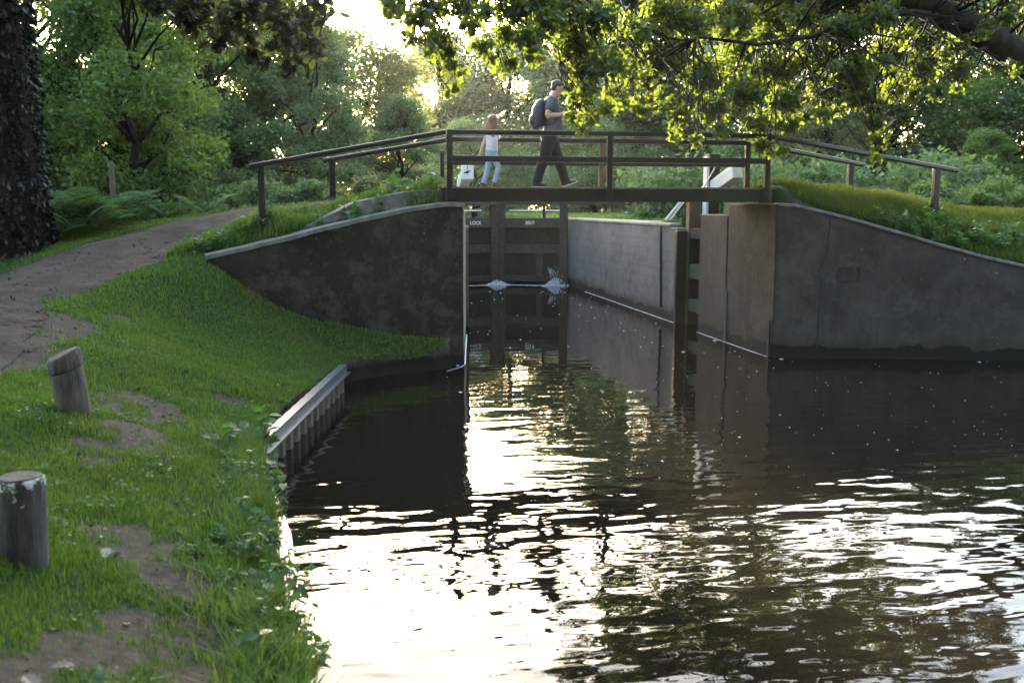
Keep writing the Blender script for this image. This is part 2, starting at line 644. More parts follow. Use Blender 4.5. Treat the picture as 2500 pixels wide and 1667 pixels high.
NEAR_EDGE = [(640, 538, 2.283), (560, 567, 2.10), (480, 603, 1.893), (400, 632, 1.765), (250, 690, 1.53), (110, 735, 1.394), (75, 820, 1.2), (0, 915, 1.02)]
FAR_EDGE = [(640, 516, 2.42), (520, 525, 2.36), (400, 552, 2.184), (250, 590, 1.96), (120, 626, 1.78), (0, 668, 1.55)]
shared = [pz(*e) for e in NEAR_EDGE[2:]] + [pz(*e) for e in FAR_EDGE[2:]]
shared += [(-5, 8, 1.1), (-7, 11, 1.3), (-6, 4, 1.0), (-3, 0, 0.95), (-6, 0, 1.0), (0, 0, 0.9), (-9, 8, 1.3), (-9, 15, 1.8), (-8, 20, 2.0), (-6.5, 17, 1.95)]
low = list(shared)
low += [(0.1, 1.5, .5), (-.12, 4.0, .45), (-.27, 4.75, .45), (-.47, 6.8, .42), (-.76, 8.19, .4), (-.94, 8.87, .38), (-.52, 11.1, .38), (-.18, 13.2, .36), (0, 13.65, .27), (.3, 14.0, .25), (.62, 14.35, .25), (1.1, 14.6, .25), (1.55, 14.7, .3)]
low += [pz(175, 1008, .92), pz(55, 1368, .85), pz(0, 1667, .84), pz(350, 1500, .6), pz(300, 1200, .68), pz(420, 1030, .62), pz(300, 880, .95), pz(500, 800, .95), pz(600, 900, .62)]
for q in ((1100, 826), (1000, 818), (900, 803), (800, 785), (700, 757), (620, 712), (560, 675), (505, 643)):
    t_, z_ = wall_hit(*q)
    p_ = LW0 + LWD * t_
    low.append((p_[0], p_[1], z_))
high = list(shared)
high += [pz(*e) for e in NEAR_EDGE[:2]] + [pz(*e) for e in FAR_EDGE[:2]]
LTOP = []
for q in ((1112, 488), (1000, 506), (900, 527), (800, 550), (700, 577), (600, 600), (505, 622)):
    LTOP.append(wall_hit(*q))
LT_t = np.array([a for a, b in LTOP])
LT_z = np.array([b for a, b in LTOP])


def ltop(t_):
    return np.minimum(np.interp(t_, LT_t, LT_z), 2.572)


for t_ in np.linspace(0.2, LWL, 6):
    p_ = LW0 + LWD * t_ + LWN * 0.45
    high.append((p_[0], p_[1], float(ltop(t_)) + 0.02))
    if t_ < LWL * 0.7:
        p_ = LW0 + LWD * t_ + LWN * 0.95
        high.append((p_[0], p_[1], float(ltop(t_)) + 0.27 * (1 - t_ / LWL)))
high += [(1.4, 15.4, 2.76), (1.4, 16.4, 2.76), (.6, 15.5, 2.7), (.3, 16.4, 2.66), (-1.22, 15.0, 2.31), (-.6, 15.8, 2.5), (-2, 17.2, 2.4), (1.2, 18.5, 2.3), (1, 21, 2.13), (1, 26, 2.1), (-3, 20, 2.15), (-5, 25, 2.1), (-2, 30, 2.1), (-9, 26, 2.1)]
right = []
for q in ((1941, 498), (2030, 518), (2125, 544), (2198, 565), (2278, 589), (2374, 616), (2500, 646)):
    r = ray(*q)
    a, b = RW[0], RW[1]
    A = np.array([[r[0], -(b - a)[0]], [r[1], -(b - a)[1]]])
    s_, u_ = np.linalg.solve(A, a)
    right.append((u_ * np.linalg.norm(b - a), EYE[2] + r[2] * s_))
RT_t = np.array([0.0, 0.25] + [a for a, b in right] + [12, 30])
RT_z = np.array([2.57, 2.57] + [b for a, b in right] + [1.1, 0.8])


def rtop(t_):
    return np.interp(t_, RT_t, RT_z)


rseg = np.linalg.norm(np.diff(RW, axis=0), axis=1)
rcum = np.concatenate([[0], np.cumsum(rseg)])


def rpt(t_):
    return np.array([np.interp(t_, rcum, RW[:, 0]), np.interp(t_, rcum, RW[:, 1])])


high_r = [(7.5, 15.5, 2.78), (7.5, 16.6, 2.8), (8.6, 16.0, 2.68), (9.7, 17.4, 2.6), (10.2, 15.5, 2.34), (11.5, 16.2, 2.3), (13, 16.5, 2.3), (12, 19, 2.3), (9, 19, 2.35), (8.2, 21, 2.13), (8.2, 26, 2.1), (12, 25, 2.13), (16, 20, 2.2), (18, 16, 2.0), (8.2, 30, 2.1), (14, 30, 2.1)]
for t_ in (0.5, 1.2, 2.0, 3.0, 4.0, 6.0, 9.0):
    p_ = rpt(t_) + np.array([0.25, 0.4])
    high_r.append((p_[0], p_[1], float(rtop(t_)) + 0.03))
F_low, F_high, F_right = tps_fit(low), tps_fit(high), tps_fit(high_r)


def in_poly(x, y, poly):
    inside = np.zeros(x.shape, bool)
    n = len(poly)
    for i in range(n):
        x0, y0 = poly[i]
        x1, y1 = poly[(i + 1) % n]
        c = ((y0 > y) != (y1 > y)) & (x < (x1 - x0) * (y - y0) / (y1 - y0 + 1e-12) + x0)
        inside ^= c
    return inside


BANK = [(0.8, -8), (0.2, 0.5), (-.2, 4.0), (-.34, 4.75), (-.53, 6.8), (-.78, 8.19), (-.94, 8.87), (-.16, 13.21)] + [tuple(at_z(a, b, 0)[:2]) for a, b in ((850, 934), (900, 925), (960, 915), (1040, 907), (1095, 900), (1118, 880))]
POOL = BANK + [(1.6, 14.95), (2.1, 18.9), (2.2, 31.2), (7.25, 31.2), (7.25, 20.1), (7.9, 20.0), (7.9, 18.2), (7.25, 18.0), (7.2, 15.05), (10.95, 14.1), (16, 12.85), (22, 11.5), (24, -8)]
UPPER = [(1.2, 31.6), (8.6, 31.6), (9.5, 80), (0.5, 80)]


def height(x, y):
    x, y = np.asarray(x, float), np.asarray(y, float)
    rx, ry = x - LW0[0], y - LW0[1]
    t_ = rx * LWD[0] + ry * LWD[1]
    d = rx * LWN[0] + ry * LWN[1]
    over = np.maximum(t_ - LWL, 0)
    s = np.maximum(0.02, over * 0.8)
    wgt = sstep(-1, 1, (d - 0.18) / s)
    wgt = np.where(t_ < -0.1, 1.0, wgt)
    zl = tps_eval(F_low, x, y) * (1 - wgt) + tps_eval(F_high, x, y) * wgt
    zr = tps_eval(F_right, x, y)
    z = np.where(x > 4.4, zr, zl)
    far = np.maximum.reduce([sstep(22, 29, y), sstep(-10, -16, x), sstep(15, 20, x), sstep(0, -5, y)])
    z = z * (1 - far) + np.where(y < 5, 0.95, 2.1) * far
    z = z + (fbm(x * 1.7, y * 1.7, 3) - 0.5) * 0.07
    return z


def canal(x, y):
    return in_poly(x, y, POOL), in_poly(x, y, UPPER)


def axis(lo, flo, fhi, hi, step):
    fine = np.arange(flo, fhi + 1e-6, step)
    a, v, d = [], flo, step
    while v > lo:
        d *= 1.18
        v -= d
        a.append(v)
    b, v, d = [], fhi, step
    while v < hi:
        d *= 1.18
        v += d
        b.append(v)
    return np.concatenate([a[::-1], fine, b])


gx = axis(-220, -6.5, 12.5, 220, 0.085)
gy = axis(-60, 2.5, 19.5, 240, 0.085)
GX, GY = np.meshgrid(gx, gy)
GZ = height(GX, GY)
pool, upper = canal(GX + (fbm(GX * 5, GY * 5, 3) - .5) * .12, GY + (fbm(GX * 5 + 9, GY * 5, 3) - .5) * .12)
GZ = np.where(pool, -1.0, GZ)
GZ = np.where(upper, 1.2, GZ)
near_edge = [at_z(*e)[:2] for e in NEAR_EDGE]
far_edge = [at_z(*e)[:2] for e in FAR_EDGE]
PATH = [(1.6, 15.3), (1.2, 15.7), (0.4, 15.85), (-.5, 15.7)] + [tuple(p) for p in near_edge[1:]] + [(-4.5, 8.2), (-7, 6.5), (-9, 8), (-7.5, 12)] + [tuple(p) for p in far_edge[::-1]] + [(-.5, 17.1), (1.6, 16.6)]


def wear(x, y):
    """bare trodden patches in the turf"""
    n = .55 * fbm(x * 1.3 + 5, y * 1.3, 4) + .45 * fbm(x * 6 + 3, y * 6, 4)
    wv = np.zeros(x.shape)
    for px_, py_, z_, r_, k_ in ((420, 1580, .55, .6, .9), (420, 1430, .6, .42, .8), (200, 1480, .72, .4, .4), (260, 1620, .7, .4, .55), (330, 1310, .68, .32, .6), (470, 1250, .6, .35, .55), (330, 1010, .7, .5, .85), (350, 1090, .68, .45, .7), (230, 1120, .75, .35, .6), (60, 1640, .8, .3, .6), (300, 820, .98, .25, .6), (560, 985, .5, .2, .6), (120, 790, 1.25, .5, .8), (40, 860, 1.1, .5, .9)):
        p = at_z(px_, py_, z_)
        d = np.hypot(x - p[0], (y - p[1]) * 0.75)
        wv = np.maximum(wv, k_ * (1 - sstep(r_ * 0.4, r_ * 1.4, d)))
    wv = wv * 0.8 + (n - 0.47) * 2.6 * (0.25 + wv)
    dpath = in_poly(x, y, PATH)
    return np.where(dpath, 1.0, wv)


ny, nx = GX.shape
V = np.stack([GX.ravel(), GY.ravel(), GZ.ravel()], 1)
ii = np.arange(ny * nx).reshape(ny, nx)
Q = np.stack([ii[:-1, :-1], ii[:-1, 1:], ii[1:, 1:], ii[1:, :-1]], -1).reshape(-1, 4)
me = np_mesh("ground", V, [Q])
smooth(me)
at = me.attributes.new("wear", 'FLOAT', 'POINT')
wv_ = np.clip(wear(GX, GY), 0, 1)
lowc = GZ < 0.1
edge_ = lowc.copy()
for sx_, sy_ in ((1, 0), (-1, 0), (0, 1), (0, -1), (1, 1), (-1, -1), (1, -1), (-1, 1)):
    edge_ |= np.roll(np.roll(lowc, sx_, 0), sy_, 1)
wv_[edge_ & (GY < 15.2)] = 1.0
at.data.foreach_set("value", wv_.ravel().astype(np.float32))
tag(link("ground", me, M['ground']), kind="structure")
# the dirt path: a sheet laid 10 mm over the ground
cx, cyc = V[Q].mean(1)[:, 0], V[Q].mean(1)[:, 1]
wob = (fbm(cx * 2.2, cyc * 2.2, 4) - 0.5) * 0.5
sel = in_poly(cx + wob, cyc - wob, PATH) & ~pool.ravel()[Q].any(1)
Qs = Q[sel]
u, inv = np.unique(Qs.ravel(), return_inverse=True)
VP_ = V[u].copy()
VP_[:, 2] += 0.010
me = np_mesh("path", VP_, [inv.reshape(-1, 4)])
smooth(me)
tag(link("path", me, M['path']), kind="structure")

mb = MB()
mb.strip([[(-3, -8, 0), (30, -8, 0)], [(-3, 30.9, 0), (30, 30.9, 0)]])
tag(mb.build("water", M['water']), kind="structure")
mb = MB()
mb.strip([[(0.8, 31.3, 1.85), (9.2, 31.3, 1.85)], [(0.2, 80, 1.85), (9.8, 80, 1.85)]])
tag(mb.build("upper_water", M['water']), kind="structure")

# ------------------------------------------------------------------ concrete walls
def wall_loft(ts, ptf, nrm, topf, thick, zb, cap_h, name, mat, parent, capmat):
    body, cap = MB(), MB()
    rows, crow = [], []
    for t_ in ts:
        p = ptf(t_)
        q = p + nrm * thick
        zt = float(topf(t_))
        rows.append([(p[0], p[1], zb), (p[0], p[1], zt - cap_h), (q[0], q[1], zt - cap_h), (q[0], q[1], zb)])
        a, b = p - nrm * 0.025, q + nrm * 0.01
        crow.append([(a[0], a[1], zt - cap_h), (a[0], a[1], zt - 0.015), (a[0] + nrm[0] * .02, a[1] + nrm[1] * .02, zt), (b[0], b[1], zt), (b[0], b[1], zt - cap_h)])
    body.loop_strip(rows)
    cap.loop_strip(crow)
    body.build(name, mat, parent)
    return cap.build("coping", capmat, parent)


la = empty("abutment", (1.82, 15.05, 0), "dark lichen-stained concrete wing wall and pier under the bridge's left end, grass at its foot", "retaining wall")
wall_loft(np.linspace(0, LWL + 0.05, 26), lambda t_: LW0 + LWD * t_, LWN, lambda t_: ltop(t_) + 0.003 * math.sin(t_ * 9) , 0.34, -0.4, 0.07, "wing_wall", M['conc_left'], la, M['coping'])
# raised kerb slab holding the ramp
mb = MB()
rows = []
for u_ in np.linspace(0, 1, 14):
    t_ = 0.1 + u_ * LWL * 0.62
    p = LW0 + LWD * t_ + LWN * 0.35
    q = p + LWN * 0.3
    zt = float(ltop(t_)) + np.interp(u_, [0, .3, .65, 1], [.17, .22, .22, .0]) + 0.015 + 0.004 * math.sin(u_ * 23)
    zb_ = float(ltop(t_)) - 0.05
    rows.append([(p[0], p[1], zb_), (p[0], p[1], zt - .01), (p[0] + LWN[0] * .02, p[1] + LWN[1] * .02, zt), (q[0], q[1], zt), (q[0], q[1], zb_)])
mb.loop_strip(rows)
mb.build("kerb_slab", M['coping'], la)
# pier: canal face flares towards the lock
mb = MB()
pf = [(1.83, 15.06), (2.32, 18.76), (0.9, 18.9), (0.9, 15.35)]
mb.loop_strip([[(x, y, -0.5) for x, y in pf], [(x, y, 2.5 if y < 17 else 2.4) for x, y in pf]])
mb.build("pier", M['conc_pale'], la, bevel=0.03)

ra = empty("abutment", (7.02, 14.95, 0), "grey concrete wing wall and pier under the bridge's right end, sloping down beside deep shade", "retaining wall")
RN = np.array([0.25, 0.968])
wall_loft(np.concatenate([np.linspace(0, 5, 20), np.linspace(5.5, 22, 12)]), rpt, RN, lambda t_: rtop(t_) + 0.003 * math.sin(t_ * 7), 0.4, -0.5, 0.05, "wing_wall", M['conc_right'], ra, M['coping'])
mb = MB()
pf = [(7.0, 14.97), (7.4, 14.97), (8.3, 16.8), (8.3, 17.0), (6.995, 17.0)]
mb.loop_strip([[(x, y, -0.5) for x, y in pf], [(x, y, 2.555) for x, y in pf]])
mb.build("pier", M['conc_right'], ra, bevel=0.025)
mb = MB()
mb.box((6.985, 17.0, -0.5), (8.2, 18.4, 2.36))
mb.build("rear_pier", M['conc_right'], ra, bevel=0.025)
mb = MB()
mb.box((6.978, 16.92, 0.0), (7.05, 17.02, 0.95))
mb.build("stop_groove", M['groove'], ra)
mb = MB()
mb.box((6.975, 15.05, -0.2), (7.05, 15.13, 0.62))
mb.build("stop_groove", M['groove'], ra)
# outline of a blocked opening in the wing wall
mb = MB()
c4 = []
for q in ((2047, 653), (2098, 653), (2098, 686), (2047, 686)):
    r = ray(*q)
    a, b = RW[0], RW[1]
    A = np.array([[r[0], -(b - a)[0]], [r[1], -(b - a)[1]]])
    s_, u_ = np.linalg.solve(A, a)
    p = a + (b - a) * u_ - RN * 0.004
    c4.append((p[0], p[1], EYE[2] + r[2] * s_))
for i in range(4):
    mb.bar(c4[i], c4[(i + 1) % 4], 0.012, 0.03, (0.25, 0.96, 0.01))
mb.build("blocked_opening", M['groove'], ra)
# the crack
mb = MB()
cr = []
for q in ((2028, 525), (2026, 560), (2022, 590), (2025, 605), (2012, 630), (2004, 650), (2000, 668), (2006, 690), (2004, 720), (1998, 780), (1995, 850)):
    r = ray(*q)
    A = np.array([[r[0], -(b - a)[0]], [r[1], -(b - a)[1]]])
    s_, u_ = np.linalg.solve(A, a)
    p = a + (b - a) * u_ - RN * 0.001
    cr.append((p[0], p[1], EYE[2] + r[2] * s_))
mb.tube(cr, [0.010 + 0.004 * math.sin(i * 2.1) for i in range(len(cr))], 5)
mb.build("crack", M['groove'], ra)

rl = empty("lock_wall", (7.05, 20, 0), "long board-marked concrete wall lining the right side of the lock chamber", "lock wall")
mb = MB()
mb.box((7.05, 19.93, -0.5), (8.4, 31.5, 2.06))
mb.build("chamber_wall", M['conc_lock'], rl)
mb = MB()
mb.box((7.03, 20.35, 2.06), (8.0, 31.5, 2.145))
mb.build("coping", M['conc_pale'], rl, bevel=0.03)
mb = MB()
mb.box((7.03, 19.9, 2.0), (8.0, 20.33, 2.06))
mb.build("quoin", M['conc_pale'], rl, bevel=0.05)
mb = MB()
mb.tube([(7.06, 21.0, 2.1), (7.04, 20.98, 1.9), (7.035, 20.92, 1.2), (7.035, 20.88, 0.7), (7.035, 20.86, 0.25)], 0.035, 8)
mb.build("drain_pipe", M['black_paint'], rl)
mb = MB()
mb.box((7.0, 19.78, -0.3), (7.3, 19.93, 2.0))
mb.build("corner_fender", M['black_timber'], rl, bevel=0.02)
mb = MB()
mb.box((7.75, 18.4, -0.5), (8.4, 19.93, 2.3))
mb.build("recess_wall", M['conc_right'], rl)
ll = empty("lock_wall", (2.4, 20, 0), "concrete wall on the left of the lock chamber, mostly behind the pier", "lock wall")
mb = MB()
mb.box((1.2, 18.95, -0.5), (2.4, 31.5, 2.06))
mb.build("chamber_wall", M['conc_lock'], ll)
mb = MB()
mb.box((1.5, 18.97, 2.06), (2.42, 31.5, 2.145))
mb.build("coping", M['conc_pale'], ll, bevel=0.03)

# ------------------------------------------------------------------ footbridge
fb = empty("footbridge", (4.3, 15.8, 2.6), "black timber footbridge over the lock tail with two walkers on it", "footbridge")
BX0, BX1, BY0, BY1, DZ = 1.58, 6.84, 15.0, 16.55, 2.80
mb = MB()
mb.box((BX0 - .02, BY0, 2.585), (BX1 + .06, BY0 + 0.14, DZ - 0.012))
mb.build("deck_beam", M['black_timber'], fb, bevel=0.01)
mb = MB()
mb.box((BX0 - .02, BY1 - 0.14, 2.585), (BX1 + .3, BY1, DZ - 0.012))
mb.build("deck_beam", M['black_timber'], fb, bevel=0.01)
mb = MB()
x = BX0 - 0.06
while x < BX1 + 0.1:
    mb.box((x, BY0 - 0.015, DZ - 0.012 + 0.002), (x + 0.14, BY1 + 0.015, DZ + 0.012))
    x += 0.148
mb.build("deck_planks", M['deck'], fb)


def post(x, y, z0, z1, s=0.088, mat='black_timber', parent=fb):
    mb = MB()
    mb.box((x - s / 2, y - s / 2, z0), (x + s / 2, y + s / 2, z1))
    return mb.build("post", M[mat], parent, bevel=0.008)


RZ = 3.675
for x in (1.61, 4.15, 6.80):
    post(x, BY0 - 0.03, 2.60, RZ - 0.075)
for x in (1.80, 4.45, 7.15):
    post(x, BY1 + 0.03, 2.60, RZ - 0.075, mat='brown_timber' if x == 4.45 else 'black_timber')  # middle far post in brown imitates sun glare on black timber
for y in (BY0 - 0.03, BY1 + 0.03):
    k = 0 if y < 15.5 else 0.19
    mb = MB()
    mb.bar((1.57 + k, y, RZ - 0.04), (6.85 + k * 1.8, y, RZ - 0.04), 0.12, 0.075)
    mb.build("top_rail", M['black_timber'], fb, bevel=0.01)
    mb = MB()
    zz = 3.235 if y < 15.5 else 3.25
    xs = (1.655, 4.105, 4.195, 6.755) if y < 15.5 else (1.845, 4.405, 4.495, 7.105)
    mb.bar((xs[0], y, zz), (xs[1], y, zz), 0.06, 0.088)
    mb.bar((xs[2], y, zz), (xs[3], y, zz), 0.06, 0.088)
    mb.build("mid_rail", M['black_timber'], fb, bevel=0.006)


def handrail(name, a, b, posts, label):
    a, b = Vector(a), Vector(b)
    h = empty(name, b, label, "handrail")
    mb = MB()
    mb.bar(a, b, 0.115, 0.075)
    mb.build("rail", M['rail_paint'], h, bevel=0.02)
    for (x, y, z0) in posts:
        u_ = ((Vector((x, y, 0)) - Vector((a.x, a.y, 0))).length) / ((Vector((b.x, b.y, 0)) - Vector((a.x, a.y, 0))).length)
        post(x, y, z0, a.z + (b.z - a.z) * u_ - 0.03, 0.1, 'black_timber', h)
    return h


e1 = at_Y(606, 408, 14.95)
p1 = at_Y(641, 530, 14.96)
d1 = np.array([1.56, 14.97, 3.635])
u1 = (p1[0] - d1[0]) / (e1[0] - d1[0])
handrail("handrail", d1, e1, [(p1[0], d1[1] + (e1[1] - d1[1]) * u1, 2.2)], "near left handrail, bright top edge sloping down to a post by the dirt path")
e2 = at_Y(788, 393, 16.4)
p2 = at_Y(812, 460, 16.42)
d2 = np.array([1.8, 16.58, 3.635])
u2 = (p2[0] - d2[0]) / (e2[0] - d2[0])
handrail("handrail", d2, e2, [(p2[0], d2[1] + (e2[1] - d2[1]) * u2, 2.2)], "far ramp handrail at bridge's left end, weathered grey post among weeds")
e3 = at_Y(2337, 417, 15.5)
p3 = at_Y(2280, 520, 15.45)
d3 = np.array([6.86, 14.97, 3.635])
u3 = (p3[0] - d3[0]) / (e3[0] - d3[0])
handrail("handrail", d3, e3, [(p3[0], d3[1] + (e3[1] - d3[1]) * u3, 2.0)], "longer near handrail sloping down the grass bank right of the bridge")
e4 = at_Y(2106, 403, 17.3)
p4 = at_Y(2075, 480, 17.2)
d4 = np.array([7.2, 16.58, 3.635])
u4 = (p4[0] - d4[0]) / (e4[0] - d4[0])
handrail("handrail", d4, e4, [(p4[0], d4[1] + (e4[1] - d4[1]) * u4, 2.4)], "shorter far handrail behind the longer one on the right grass bank")

# ------------------------------------------------------------------ lock gates
def text(body, size, loc, rot, parent, mat):
    c = bpy.data.curves.new("lettering", 'FONT')
    c.body = body
    c.size = size
    c.extrude = 0.004
    c.align_x = 'CENTER'
    tmp = bpy.data.objects.new("lettering_curve", c)
    col.objects.link(tmp)
    dg = bpy.context.evaluated_depsgraph_get()
    lm = bpy.data.meshes.new_from_object(tmp.evaluated_get(dg))
    bpy.data.objects.remove(tmp)
    lm.materials.clear()
    lm.materials.append(mat)
    o = bpy.data.objects.new("lettering", lm)
    col.objects.link(o)
    o.parent = parent
    o.matrix_parent_inverse = Matrix.Translation(-Vector(parent.location))
    o.location = loc
    o.rotation_euler = rot
    return o


MIT = np.array([4.88, 31.15])
HR, HL = np.array([7.03, 30.15]), np.array([2.42, 30.2])


def leaf_gate(name, heel, outer_len, label, sgn, words, wpx):
    g = empty(name, (heel[0], heel[1], 0), label, "lock gate")
    d = (heel - MIT)
    L = np.linalg.norm(d)
    d = d / L
    nrm = np.array([d[1], -d[0]])
    if nrm[1] > 0:
        nrm = -nrm

    def pt(s, off, z):
        q = MIT + d * s + nrm * off
        return (q[0], q[1], z)

    def slab(s0, s1, off0, off1, z0, z1, nm, mat, bevel=0.012):
        mb = MB()
        mb.loop_strip([[pt(s0, off0, z), pt(s1, off0, z), pt(s1, off1, z), pt(s0, off1, z)] for z in (z0, z1)])
        return mb.build(nm, mat, g, bevel=bevel)

    slab(0.01, L - 0.02, -0.06, 0.02, -0.5, 2.02, "planking", M['gate_board'], 0)
    slab(0.0, 0.30, 0.02, 0.17, -0.5, 2.76, "mitre_post", M['gate_timber'])
    slab(L - 0.25, L, 0.02, 0.19, -0.5, 2.76, "heel_post", M['gate_timber'])
    tb = slab(0.30, L - 0.25, 0.02, 0.17, 1.84, 2.15, "top_beam", M['gate_timber'])
    slab(0.30, L - 0.25, 0.02, 0.12, 1.02, 1.3, "cross_beam", M['gate_timber'])
    slab(0.30, L - 0.25, 0.02, 0.12, 0.12, 0.3, "cross_beam", M['gate_timber'])
    slab(1.35, 1.55, 0.02, 0.12, 0.3, 1.02, "stile", M['gate_timber'])
    slab(0.30, L - 0.25, 0.15, 0.45, 2.16, 2.2, "footboard", M['brown_timber']) if False else None
    bb = slab(-0.02, L + outer_len - 0.9, 0.0, 0.22, 2.56, 2.82, "balance_beam", M['gate_timber'], 0.02)
    be = slab(L + outer_len - 0.898, L + outer_len, 0.0, 0.22, 2.56, 2.82, "beam_end", M['white_paint'], 0.02)
    be.parent = bb
    be.matrix_parent_inverse = Matrix.Identity(4)
    mb = MB()
    mb.tube([pt(0.3, -0.5, 2.38), pt(L - 0.2, -0.5, 2.38)], 0.022, 8)
    mb.build("hand_rail", M['white_paint'], g)
    slab(1.5, 1.58, -0.2, -0.1, 2.02, 2.6, "paddle_rod", M['gate_timber'])
    ang = math.atan2(d[1], d[0]) if sgn > 0 else math.atan2(-d[1], -d[0])
    lt = text(words, 0.155, pt(wpx, 0.176, 1.945), (math.pi / 2, 0, ang), tb, M['white_paint'])
    return g


gr = leaf_gate("lock_gate", HR, 3.6, "right leaf of the far closed lock gate, dark timber marked 2017", 1, "2017", 1.15)
gl = leaf_gate("lock_gate", HL, 3.3, "left leaf of the far closed lock gate, dark timber marked LOCK", -1, "LOCK", 0.88)

# near gate, right leaf folded into the wall recess
g = empty("lock_gate", (7.3, 18.6, 0), "opened near lock gate in the right recess, mossy cross timbers and raised white balance beam", "lock gate")
mb = MB()
mb.box((7.42, 18.45, -0.4), (7.5, 19.75, 2.2))
mb.build("planking", M['gate_board'], g)
for z0, z1, mt in ((1.84, 2.06, 'gate_timber'), (1.0, 1.3, 'mossy_timber'), (0.3, 0.56, 'mossy_timber'), (-0.3, -0.05, 'mossy_timber')):
    mb = MB()
    mb.box((7.2, 18.62, z0), (7.42, 19.55, z1))
    mb.build("cross_beam", M[mt], g, bevel=0.015)
mb = MB()
mb.box((7.18, 19.55, 1.98), (7.42, 19.77, 2.66))
mb.build("mitre_post_head", M['brown_timber'], g, bevel=0.015)
mb = MB()
mb.box((7.2, 19.56, -0.4), (7.41, 19.76, 1.978))
mb.build("mitre_post", M['black_timber'], g, bevel=0.015)  # black lower part stands in for the shade of the recess
mb = MB()
mb.box((7.2, 18.42, -0.4), (7.42, 18.62, 2.3))
mb.build("heel_post", M['gate_timber'], g, bevel=0.015)
bA, bB = np.array([7.52, 20.4, 2.56]), np.array([7.55, 17.95, 3.19])
mb = MB()
mb.bar(bA, bA + (bB - bA) * 0.34, 0.2, 0.26)
mb.build("beam_foot", M['brown_timber'], g, bevel=0.015)
mb = MB()
mb.bar(bA + (bB - bA) * 0.341, bB, 0.21, 0.27)
mb.build("balance_beam", M['white_paint'], g, bevel=0.015)
mb = MB()
mb.tube([at_Y(1716, 462, 18.6), at_Y(1747, 408, 18.3)], 0.012, 6)
mb.build("beam_handle", M['galv'], g)

g = empty("lock_gate", (2.25, 19, 2.5), "near left balance beam ending in a white block with a black smudge, beside the girl", "lock gate")
c0 = at_Y(1141, 421, 17.9)
mb = MB()
mb.bar((c0[0], 17.92, c0[2]), (c0[0] + .02, 18.1, c0[2] - 0.02), 0.24, 0.28)
bend = mb.build("beam_end", M['white_paint'], g, bevel=0.03)
mb = MB()
mb.bar((c0[0] + .02, 18.101, c0[2] - 0.02), tuple(at_Y(1127, 453, 20.3)), 0.2, 0.24)
mb.build("balance_beam", M['white_paint'], g, bevel=0.02)
mb = MB()
for dx, dz, r in ((0, 0.0, .035), (.03, .02, .02), (-.04, -.005, .022), (.05, -.02, .018), (.01, -.045, .02), (.065, .025, .014)):
    mb.ball((c0[0] + dx, 17.918, c0[2] - 0.0 + dz), (r, .004, r * .7), 10, 6)
mb.tube([(c0[0], 17.916, c0[2] + 0.13), (c0[0] + .004, 17.916, c0[2] + 0.05), (c0[0] - .01, 17.916, c0[2])], 0.006, 6)
mb.build("black_smudge", M['black_paint'], bend)
mb = MB()
mb.box((2.05, 19.0, -0.4), (2.25, 20.6, 2.4))
mb.build("planking", M['gate_board'], g)

# gear posts beside the gates
def gear_post(px_, ptop, Y, wd, label, zb, board=True):
    a = at_Y(px_, ptop, Y)
    g = empty("gear_post", (a[0], Y, zb), label, "post")
    mb = MB()
    mb.box((a[0] - wd / 2, Y - wd / 2, zb), (a[0] + wd / 2, Y + wd / 2, a[2] - 0.02))
    mb.build("post", M['black_timber'], g, bevel=0.01)
    mb = MB()
    mb.box((a[0] - wd / 2 - .008, Y - wd / 2 - .008, a[2] - 0.02), (a[0] + wd / 2 + .008, Y + wd / 2 + .008, a[2] + 0.012))
    mb.build("cap", M['black_paint'], g, bevel=0.005)
    if not board:
        return g
    mb = MB()
    mb.box((a[0] - wd / 2 - 0.05, Y - wd / 2, zb), (a[0] - wd / 2 - 0.002, Y + wd / 2 - 0.02, a[2] - 0.03))
    mb.build("sunlit_side", M['white_paint'], g)  # white slab stands in for sunlight on the dark post's left side
    return g


gear_post(1741, 378, 19.2, 0.23, "square black paddle post with its sunlit left side in white behind the raised balance beam", 2.0)
gear_post(1079, 372, 19.0, 0.08, "thin dark post just left of the bridge's left corner post", 2.0, False)

# leaning white handrail, bollards on the lock side
mb = MB()
a, b = at_Y(1625, 537, 21.5), at_Y(1662, 492, 21.5)
mb.tube([a, b], 0.03, 8)
mb.tube([a + np.array([.09, 0, -.02]), b + np.array([.06, 0, -.02])], 0.022, 8)
mb.build("ladder_rail", M['white_paint'])
tag(bpy.data.objects["ladder_rail"], "slanting white ladder rail at the edge of the right lock wall", "handrail")


def bollard(px_, py_, Y, h, label):
    a = at_Y(px_, py_, Y)
    g = empty("bollard", (a[0], Y, a[2] - h - .1), label, "bollard", "lockside bollards")
    mb = MB()
    mb.tube([(a[0], Y, a[2] - h - 0.1), (a[0], Y, a[2] - h * 0.45)], [h * .36, h * .34], 12)
    mb.build("base", M['black_paint'], g, True)
    mb = MB()
    mb.tube([(a[0], Y, a[2] - h * 0.45 + 0.002), (a[0], Y, a[2] - h * .12), (a[0], Y, a[2] - h * .03), (a[0], Y, a[2])], [h * .4, h * .42, h * .38, h * .22], 12)
    mb.build("head", M['white_paint'], g, True)


bollard(1531, 513, 44, 0.34, "small white-topped bollard on the lockside lawn, farther one")
bollard(1637, 507, 32, 0.36, "larger white-topped bollard on the lawn behind the slanting white rail")
bollard(1610, 506, 40, 0.28, "greyish low bollard between the two white-topped ones")

